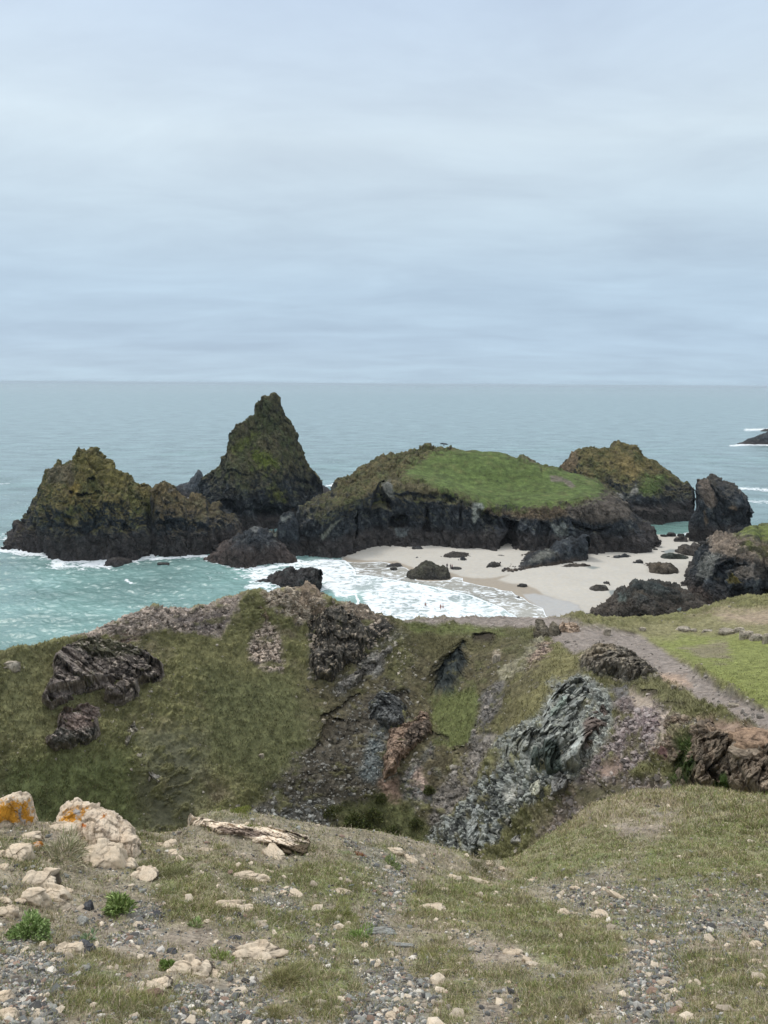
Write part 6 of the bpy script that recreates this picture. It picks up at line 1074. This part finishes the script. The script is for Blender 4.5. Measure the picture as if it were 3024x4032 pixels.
# ------------------------------------------------------------------ plants
def plant(name, x, y, w_, h_, n_, cols, label, L=.5, wd=.10, cat='plant', lean=.8, seed=1, dome=.5, part='fg'):
    g = np.random.default_rng(seed)
    b = terr_at(np.array([x*1.]), np.array([y+h_*.3]), part)[0]; s_ = dist_at(b)/FPX; R_ = w_*s_/2; Hh = h_*s_*.5
    a = g.random(n_)*2*np.pi; q = np.sqrt(g.random(n_)); R_ = R_*(1+.35*np.sin(a*3+seed)+.25*np.sin(a*5+2*seed)); zz2 = g.random(n_)*np.sqrt(np.clip(1-q*q*.9, 0, 1))*Hh*dome*2
    p_ = np.stack([np.cos(a)*q*R_*.75, np.sin(a)*q*R_*.85, zz2*.6], -1)
    d_ = np.stack([np.cos(a)*q*lean, np.sin(a)*q*lean, .55+.4*g.random(n_)], -1)+g.normal(size=(n_, 3))*.35*lean; d_ /= np.linalg.norm(d_, axis=1)[:, None]
    ll = Hh*L*(.6+.7*g.random(n_)); wdt = ll*wd*(.8+.5*g.random(n_)); t = np.cross(d_, g.normal(size=(n_, 3))); t /= np.linalg.norm(t, axis=1)[:, None]
    m1 = p_+d_*ll[:, None]*.5+np.array([0, 0, 1])*ll[:, None]*.06; tip = p_+d_*ll[:, None]-np.array([0, 0, 1])*ll[:, None]*.14
    V = np.stack([p_-t*wdt[:, None]*.25, p_+t*wdt[:, None]*.25, m1+t*wdt[:, None]*.5, m1-t*wdt[:, None]*.5, tip], 1).reshape(-1, 3)
    o5 = np.arange(n_)[:, None]*5; F_ = np.concatenate([o5+np.array([[0, 1, 2]]), o5+np.array([[0, 2, 3]]), o5+np.array([[3, 2, 4]])])
    cc = np.array(cols)[g.integers(0, len(cols), n_)]*(.85+.8*g.random((n_, 1)))*(1.2 if part == 'fg' else 1.0)
    o = link(name, mk_mesh(name, V, F_, np.repeat(cc, 5, 0), smooth=False), M_leaf, label, cat, recenter=False); o.location = b
    return o
G1 = [(.15, .21, .065), (.11, .16, .05), (.22, .28, .11)]; G2 = [(.20, .28, .11), (.14, .21, .07), (.26, .33, .15), (.10, .14, .05)]
plant('leafy_plant', 463, 3560, 96, 100, 900, G1, 'bright green plant with narrow leaves below the big shield-shaped stone', .42, .2, seed=1, dome=.8)
plant('bushy_plant', 115, 3655, 150, 105, 2200, G2, 'wide grey-green bushy plant at the lower left', .26, .3, seed=2, dome=.8)
plant('rosette_plant', 770, 3632, 48, 40, 110, G2, 'small rosette plant in the bare soil', .8, .16, seed=3)
plant('rosette_plant', 345, 3690, 60, 50, 150, [(.16, .24, .14), (.12, .17, .09)], 'pale green sprig above the oval pale stone', .6, .2, seed=4)
plant('cushion_plant', 945, 3196, 78, 34, 1500, [(.17, .20, .045), (.12, .145, .035), (.22, .23, .07)], 'yellow-green moss cushion on the skyline of the slab', .4, .16, seed=5, dome=1.0)
plant('cushion_plant', 982, 3264, 66, 30, 1100, [(.12, .15, .035), (.085, .10, .03)], 'dark green moss cushion growing on the slab', .4, .16, seed=6, dome=1.0)
plant('grass_tuft', 1358, 3370, 96, 25, 1800, [(.13, .22, .05), (.17, .27, .06), (.09, .15, .035)], 'bright green grass tuft right of the slab', .5, .035, 'grass', 1.7, 7, .35)
plant('red_plant', 1416, 3369, 44, 26, 420, [(.20, .06, .035), (.14, .05, .03), (.25, .10, .05)], 'rusty red plant beside the bright green tuft', .8, .08, seed=8)
plant('dry_shrub', 240, 3350, 190, 100, 900, [(.38, .34, .25), (.28, .26, .18), (.16, .18, .09), (.12, .13, .06)], 'dry twiggy shrub with bleached stems in front of the ridge rock', .85, .035, 'shrub', 1.1, 9)
plant('leafy_plant', 1530, 3402, 100, 26, 700, [(.16, .20, .08), (.12, .15, .06)], 'low pale green plant at the far edge near the centre', .7, .3, seed=10)
plant('grass_tuft', 1120, 3850, 150, 105, 3600, [(.17, .175, .07), (.27, .24, .13), (.19, .17, .10), (.13, .14, .055)], 'tall olive grass clump beside the largest pale-capped rock', .5, .035, 'grass', 1.7, 11, .35)
plant('grass_tuft', 1080, 3990, 110, 82, 2400, [(.17, .175, .07), (.27, .24, .13), (.19, .17, .10), (.13, .14, .055)], 'olive grass clump at the bottom, below the tall one', .5, .035, 'grass', 1.7, 12, .35)
plant('leafy_plant', 660, 3800, 66, 66, 800, [(.13, .20, .05), (.09, .13, .035)], 'dark green plant left of the white-capped rock', .38, .25, seed=13)
plant('leafy_plant', 865, 3770, 90, 60, 420, [(.20, .25, .09), (.15, .18, .06)], 'yellow-green plant above the white-capped rock', .6, .12, seed=14)
plant('cushion_plant', 905, 3802, 34, 26, 360, [(.14, .20, .05), (.10, .14, .04)], 'tiny green cushion right of the white-capped rock', .5, .2, seed=15)
plant('grass_tuft', 1340, 3600, 150, 75, 3400, [(.15, .17, .05), (.22, .21, .09), (.10, .12, .035)], 'large olive grass clump below the low ridge of pale stone', .5, .035, 'grass', 1.7, 16, .35)
plant('leafy_plant', 1420, 3690, 120, 50, 620, [(.18, .25, .08), (.14, .2, .06)], 'light green plant left of the light grey flat boulder', .55, .2, seed=17)
plant('heath_bush', 1885, 3425, 150, 36, 2600, [(.10, .11, .045), (.14, .13, .07), (.17, .15, .10), (.07, .075, .035)], 'dark low bush at the notch above the long low stone', .4, .14, 'bush', seed=18, dome=.9)
plant('grass_tuft', 660, 3440, 130, 67, 2800, [(.13, .14, .06), (.19, .18, .10), (.10, .11, .04)], 'shaggy grass clump right of the pale-faced boulder', .5, .035, 'grass', 1.7, 19, .35)
plant('grass_tuft', 640, 3520, 120, 52, 2200, [(.15, .19, .07), (.19, .18, .09)], 'loose green clump below the shaggy grass clump', .5, .035, 'grass', 1.7, 20, .35)
plant('grass_tuft', 1690, 3770, 90, 45, 1800, [(.20, .20, .07), (.14, .16, .05)], 'yellow-green grass clump below the grey ledge', .5, .035, 'grass', 1.7, 21, .35)
plant('leafy_plant', 2430, 3650, 60, 30, 260, [(.17, .25, .07), (.13, .19, .05)], 'fresh green plant below the right upright stone', .6, .2, seed=22)
for i, (x, y, w_, h_, lb) in enumerate([(1395, 3225, 90, 60, 'dark green bush mound, upper left of the clump low in the hollow'), (1470, 3205, 80, 50, 'dark green bush mound, upper middle of the clump low in the hollow'), (1440, 3260, 120, 60, 'widest dark green bush mound low in the hollow'), (1550, 3275, 90, 50, 'dark green bush mound at the bottom right of the clump'),
      (1300, 3190, 80, 40, 'brownish bush mound left of the green clump in the hollow'), (1500, 3140, 60, 40, 'small bush mound above the green clump in the hollow'), (1690, 3110, 50, 40, 'round bush below the dark orange-brown rock'), (1640, 3240, 70, 40, 'low bush mound right of the green clump'), (1610, 3310, 80, 40, 'bush mound nearest the foreground edge in the hollow')]):
    plant('gorse_bush', x, y, w_, h_, 1500, [(.065, .08, .024), (.09, .105, .032), (.04, .05, .018), (.10, .10, .045)], lb, .42, .2, 'bush', .9, 40+i, .9, 'mid')['group'] = 'bush mounds in the hollow'

# ------------------------------------------------------------------ people and bird
def plain(name, c, rough=.7):
    mt = bpy.data.materials.new(name); mt.use_nodes = True; b = mt.node_tree.nodes['Principled BSDF']
    nz2 = mt.node_tree.nodes.new('ShaderNodeTexNoise'); nz2.inputs['Scale'].default_value = 9
    mxx = mt.node_tree.nodes.new('ShaderNodeMix'); mxx.data_type = 'RGBA'; mxx.inputs[6].default_value = (*[v*.8 for v in c], 1); mxx.inputs[7].default_value = (*[min(1, v*1.2) for v in c], 1)
    mt.node_tree.links.new(nz2.outputs[0], mxx.inputs[0]); mt.node_tree.links.new(mxx.outputs[2], b.inputs['Base Color']); b.inputs['Roughness'].default_value = rough
    return mt
M_skin = plain('skin', (.42, .24, .18)); M_hair = plain('hair', (.03, .02, .015)); M_dark = plain('dark_cloth', (.03, .025, .04)); M_red = plain('red_cloth', (.22, .04, .05)); M_bird = plain('black_feathers', (.008, .008, .012))
def skin_mesh(name, verts, edges, radii, mat, parent=None):
    me_ = bpy.data.meshes.new(name); me_.from_pydata(verts, edges, []); me_.update(); o = bpy.data.objects.new(name, me_); col.objects.link(o)
    md = o.modifiers.new('skin', 'SKIN'); me_.skin_vertices.new() if not me_.skin_vertices else None
    for v, r in zip(me_.skin_vertices[0].data, radii): v.radius = (r, r)
    me_.skin_vertices[0].data[0].use_root = True
    s2 = o.modifiers.new('smooth', 'SUBSURF'); s2.levels = s2.render_levels = 1
    me_.materials.append(mat)
    if parent: o.parent = parent
    return o
def person(x, y, z0, label, suit, stride=.12, arm=.25, rz=0., full=True, hgt=1.7):
    k = hgt/1.75
    v = [(0, 0, .95), (0, 0, 1.2), (0, 0, 1.42), (0, 0, 1.52), (0, 0.01, 1.64), (0, .01, 1.74), (-.19, 0, 1.40), (.19, 0, 1.40), (-.26, .03+arm*.2, 1.12), (.26, -.03-arm*.2, 1.12), (-.28, arm*.5, .90), (.28, -arm*.5, .90), (-.29, arm*.6, .80), (.29, -arm*.6, .80),
         (-.10, 0, .90), (.10, 0, .90), (-.11, stride, .50), (.11, -stride, .50), (-.11, stride*1.6, .08), (.11, -stride*1.2, .08), (-.11, stride*1.6+.14, .03), (.11, -stride*1.2+.14, .03)]
    e = [(0, 1), (1, 2), (2, 3), (3, 4), (4, 5), (2, 6), (2, 7), (6, 8), (7, 9), (8, 10), (9, 11), (10, 12), (11, 13), (0, 14), (0, 15), (14, 16), (15, 17), (16, 18), (17, 19), (18, 20), (19, 21)]
    r = [.14, .125, .13, .055, .10, .07, .06, .06, .045, .045, .034, .034, .04, .04, .095, .095, .06, .06, .042, .042, .032, .032]
    V = [(a*k, b_*k, c_*k) for a, b_, c_ in v]
    body = skin_mesh('person', V, e, r, M_skin)
    p0 = at_z(x, y, 0.02); body.location = (p0[0], p0[1], z0); body.rotation_euler = (0, 0, rz)
    body['label'] = label; body['category'] = 'person'
    skin_mesh('hair', [(0, -.02, 1.66*k), (0, -.02, 1.77*k)], [(0, 1)], [.108, .085], M_hair, body)
    if full:
        skin_mesh('jacket', [V[0], V[1], V[2], V[6], V[7], V[8], V[9], V[10], V[11]], [(0, 1), (1, 2), (2, 3), (2, 4), (3, 5), (4, 6), (5, 7), (6, 8)], [.175, .16, .165, .085, .085, .068, .068, .055, .055], suit, body)
        skin_mesh('trousers', [V[0], V[14], V[15], V[16], V[17], V[18], V[19]], [(0, 1), (0, 2), (1, 3), (2, 4), (3, 5), (4, 6)], [.165, .12, .12, .085, .085, .065, .065], M_dark, body)
    else:
        skin_mesh('swimsuit', [V[0], V[14], V[15]], [(0, 1), (0, 2)], [.165, .115, .115], suit, body)
    return body
person(1760, 2241, .35, 'person in dark clothes standing beside the pyramid-shaped beach rock', M_dark, rz=.4)
person(1774, 2243, .35, 'person in dark clothes, left one of the close pair on the sand', M_dark, rz=2.0, hgt=1.65)
person(1780, 2246, .32, 'person in a dark red top, right one of the close pair on the sand', M_red, rz=-1.2, hgt=1.78)
person(1675, 2389, -.45, 'person in dark swimwear standing alone in the white surf', M_dark, rz=.5, full=False)
person(1735, 2398, -.35, 'person in red swimwear, left one of the pair in the white surf', M_red, rz=-.6, full=False, hgt=1.8)
person(1744, 2394, -.45, 'person in red swimwear, right one of the pair in the white surf', M_red, rz=1.6, full=False, hgt=1.65)
def bird():
    bp0 = at_r(1748., 1749., 96.)
    root = bpy.data.objects.new('bird', None); col.objects.link(root); root.location = bp0; root.rotation_euler = (.75, .10, .0); root.scale = (1.12, 1.12, 1.12)
    root['label'] = 'black bird gliding low above the top of the green island'; root['category'] = 'bird'
    skin_mesh('body', [(0, -.02, 0), (0, .11, .01), (0, .17, .03), (0, .21, .02), (0, -.14, 0)], [(0, 1), (1, 2), (2, 3), (0, 4)], [.055, .045, .034, .008, .02], M_bird, root)
    for sgn in (-1, 1):
        tp_ = [(0, .08, .03), (.16, .12, .055), (.30, .09, .05), (.45, .02, .02), (.43, -.06, .012), (.30, -.07, .03), (.16, -.09, .045), (0, -.07, .02)]
        V = [(sgn*a, b_, c_+.008) for a, b_, c_ in tp_]+[(sgn*a, b_, c_-.008) for a, b_, c_ in tp_]; nv_ = len(tp_)
        F_ = [tuple(range(nv_)), tuple(range(2*nv_-1, nv_-1, -1))]+[(i, i+nv_, (i+1) % nv_+nv_, (i+1) % nv_) for i in range(nv_)]
        me_ = bpy.data.meshes.new('wing'); me_.from_pydata(V, [], F_); me_.materials.append(M_bird); o = bpy.data.objects.new('wing', me_); col.objects.link(o); o.parent = root
    V = [(-.02, -.12, .006), (.02, -.12, .006), (.06, -.28, .002), (-.06, -.28, .002), (-.02, -.12, -.006), (.02, -.12, -.006), (.06, -.28, -.004), (-.06, -.28, -.004)]
    me_ = bpy.data.meshes.new('tail'); me_.from_pydata(V, [], [(0, 1, 2, 3), (7, 6, 5, 4), (0, 4, 5, 1), (1, 5, 6, 2), (2, 6, 7, 3), (3, 7, 4, 0)]); me_.materials.append(M_bird); o = bpy.data.objects.new('tail', me_); col.objects.link(o); o.parent = root
bird()

# ------------------------------------------------------------------ sea air
hz_ = bpy.data.meshes.new('haze'); X_ = 115000.; a_ = -9.; b_ = 78.
hz_.from_pydata([(-X_, -X_, a_), (X_, -X_, a_), (X_, X_, a_), (-X_, X_, a_), (-X_, -X_, b_), (X_, -X_, b_), (X_, X_, b_), (-X_, X_, b_)], [], [(3, 2, 1, 0), (4, 5, 6, 7), (0, 1, 5, 4), (1, 2, 6, 5), (2, 3, 7, 6), (3, 0, 4, 7)])
hm = bpy.data.materials.new('haze'); hm.use_nodes = True; ht = hm.node_tree; ht.nodes.clear()
ho = ht.nodes.new('ShaderNodeOutputMaterial'); hv = ht.nodes.new('ShaderNodeVolumePrincipled'); hv.inputs['Color'].default_value = (.80, .92, 1, 1); hv.inputs['Density'].default_value = 4e-5
ht.links.new(hv.outputs[0], ho.inputs['Volume']); hz_.materials.append(hm); ho2 = bpy.data.objects.new('haze', hz_); col.objects.link(ho2); ho2['kind'] = 'stuff'
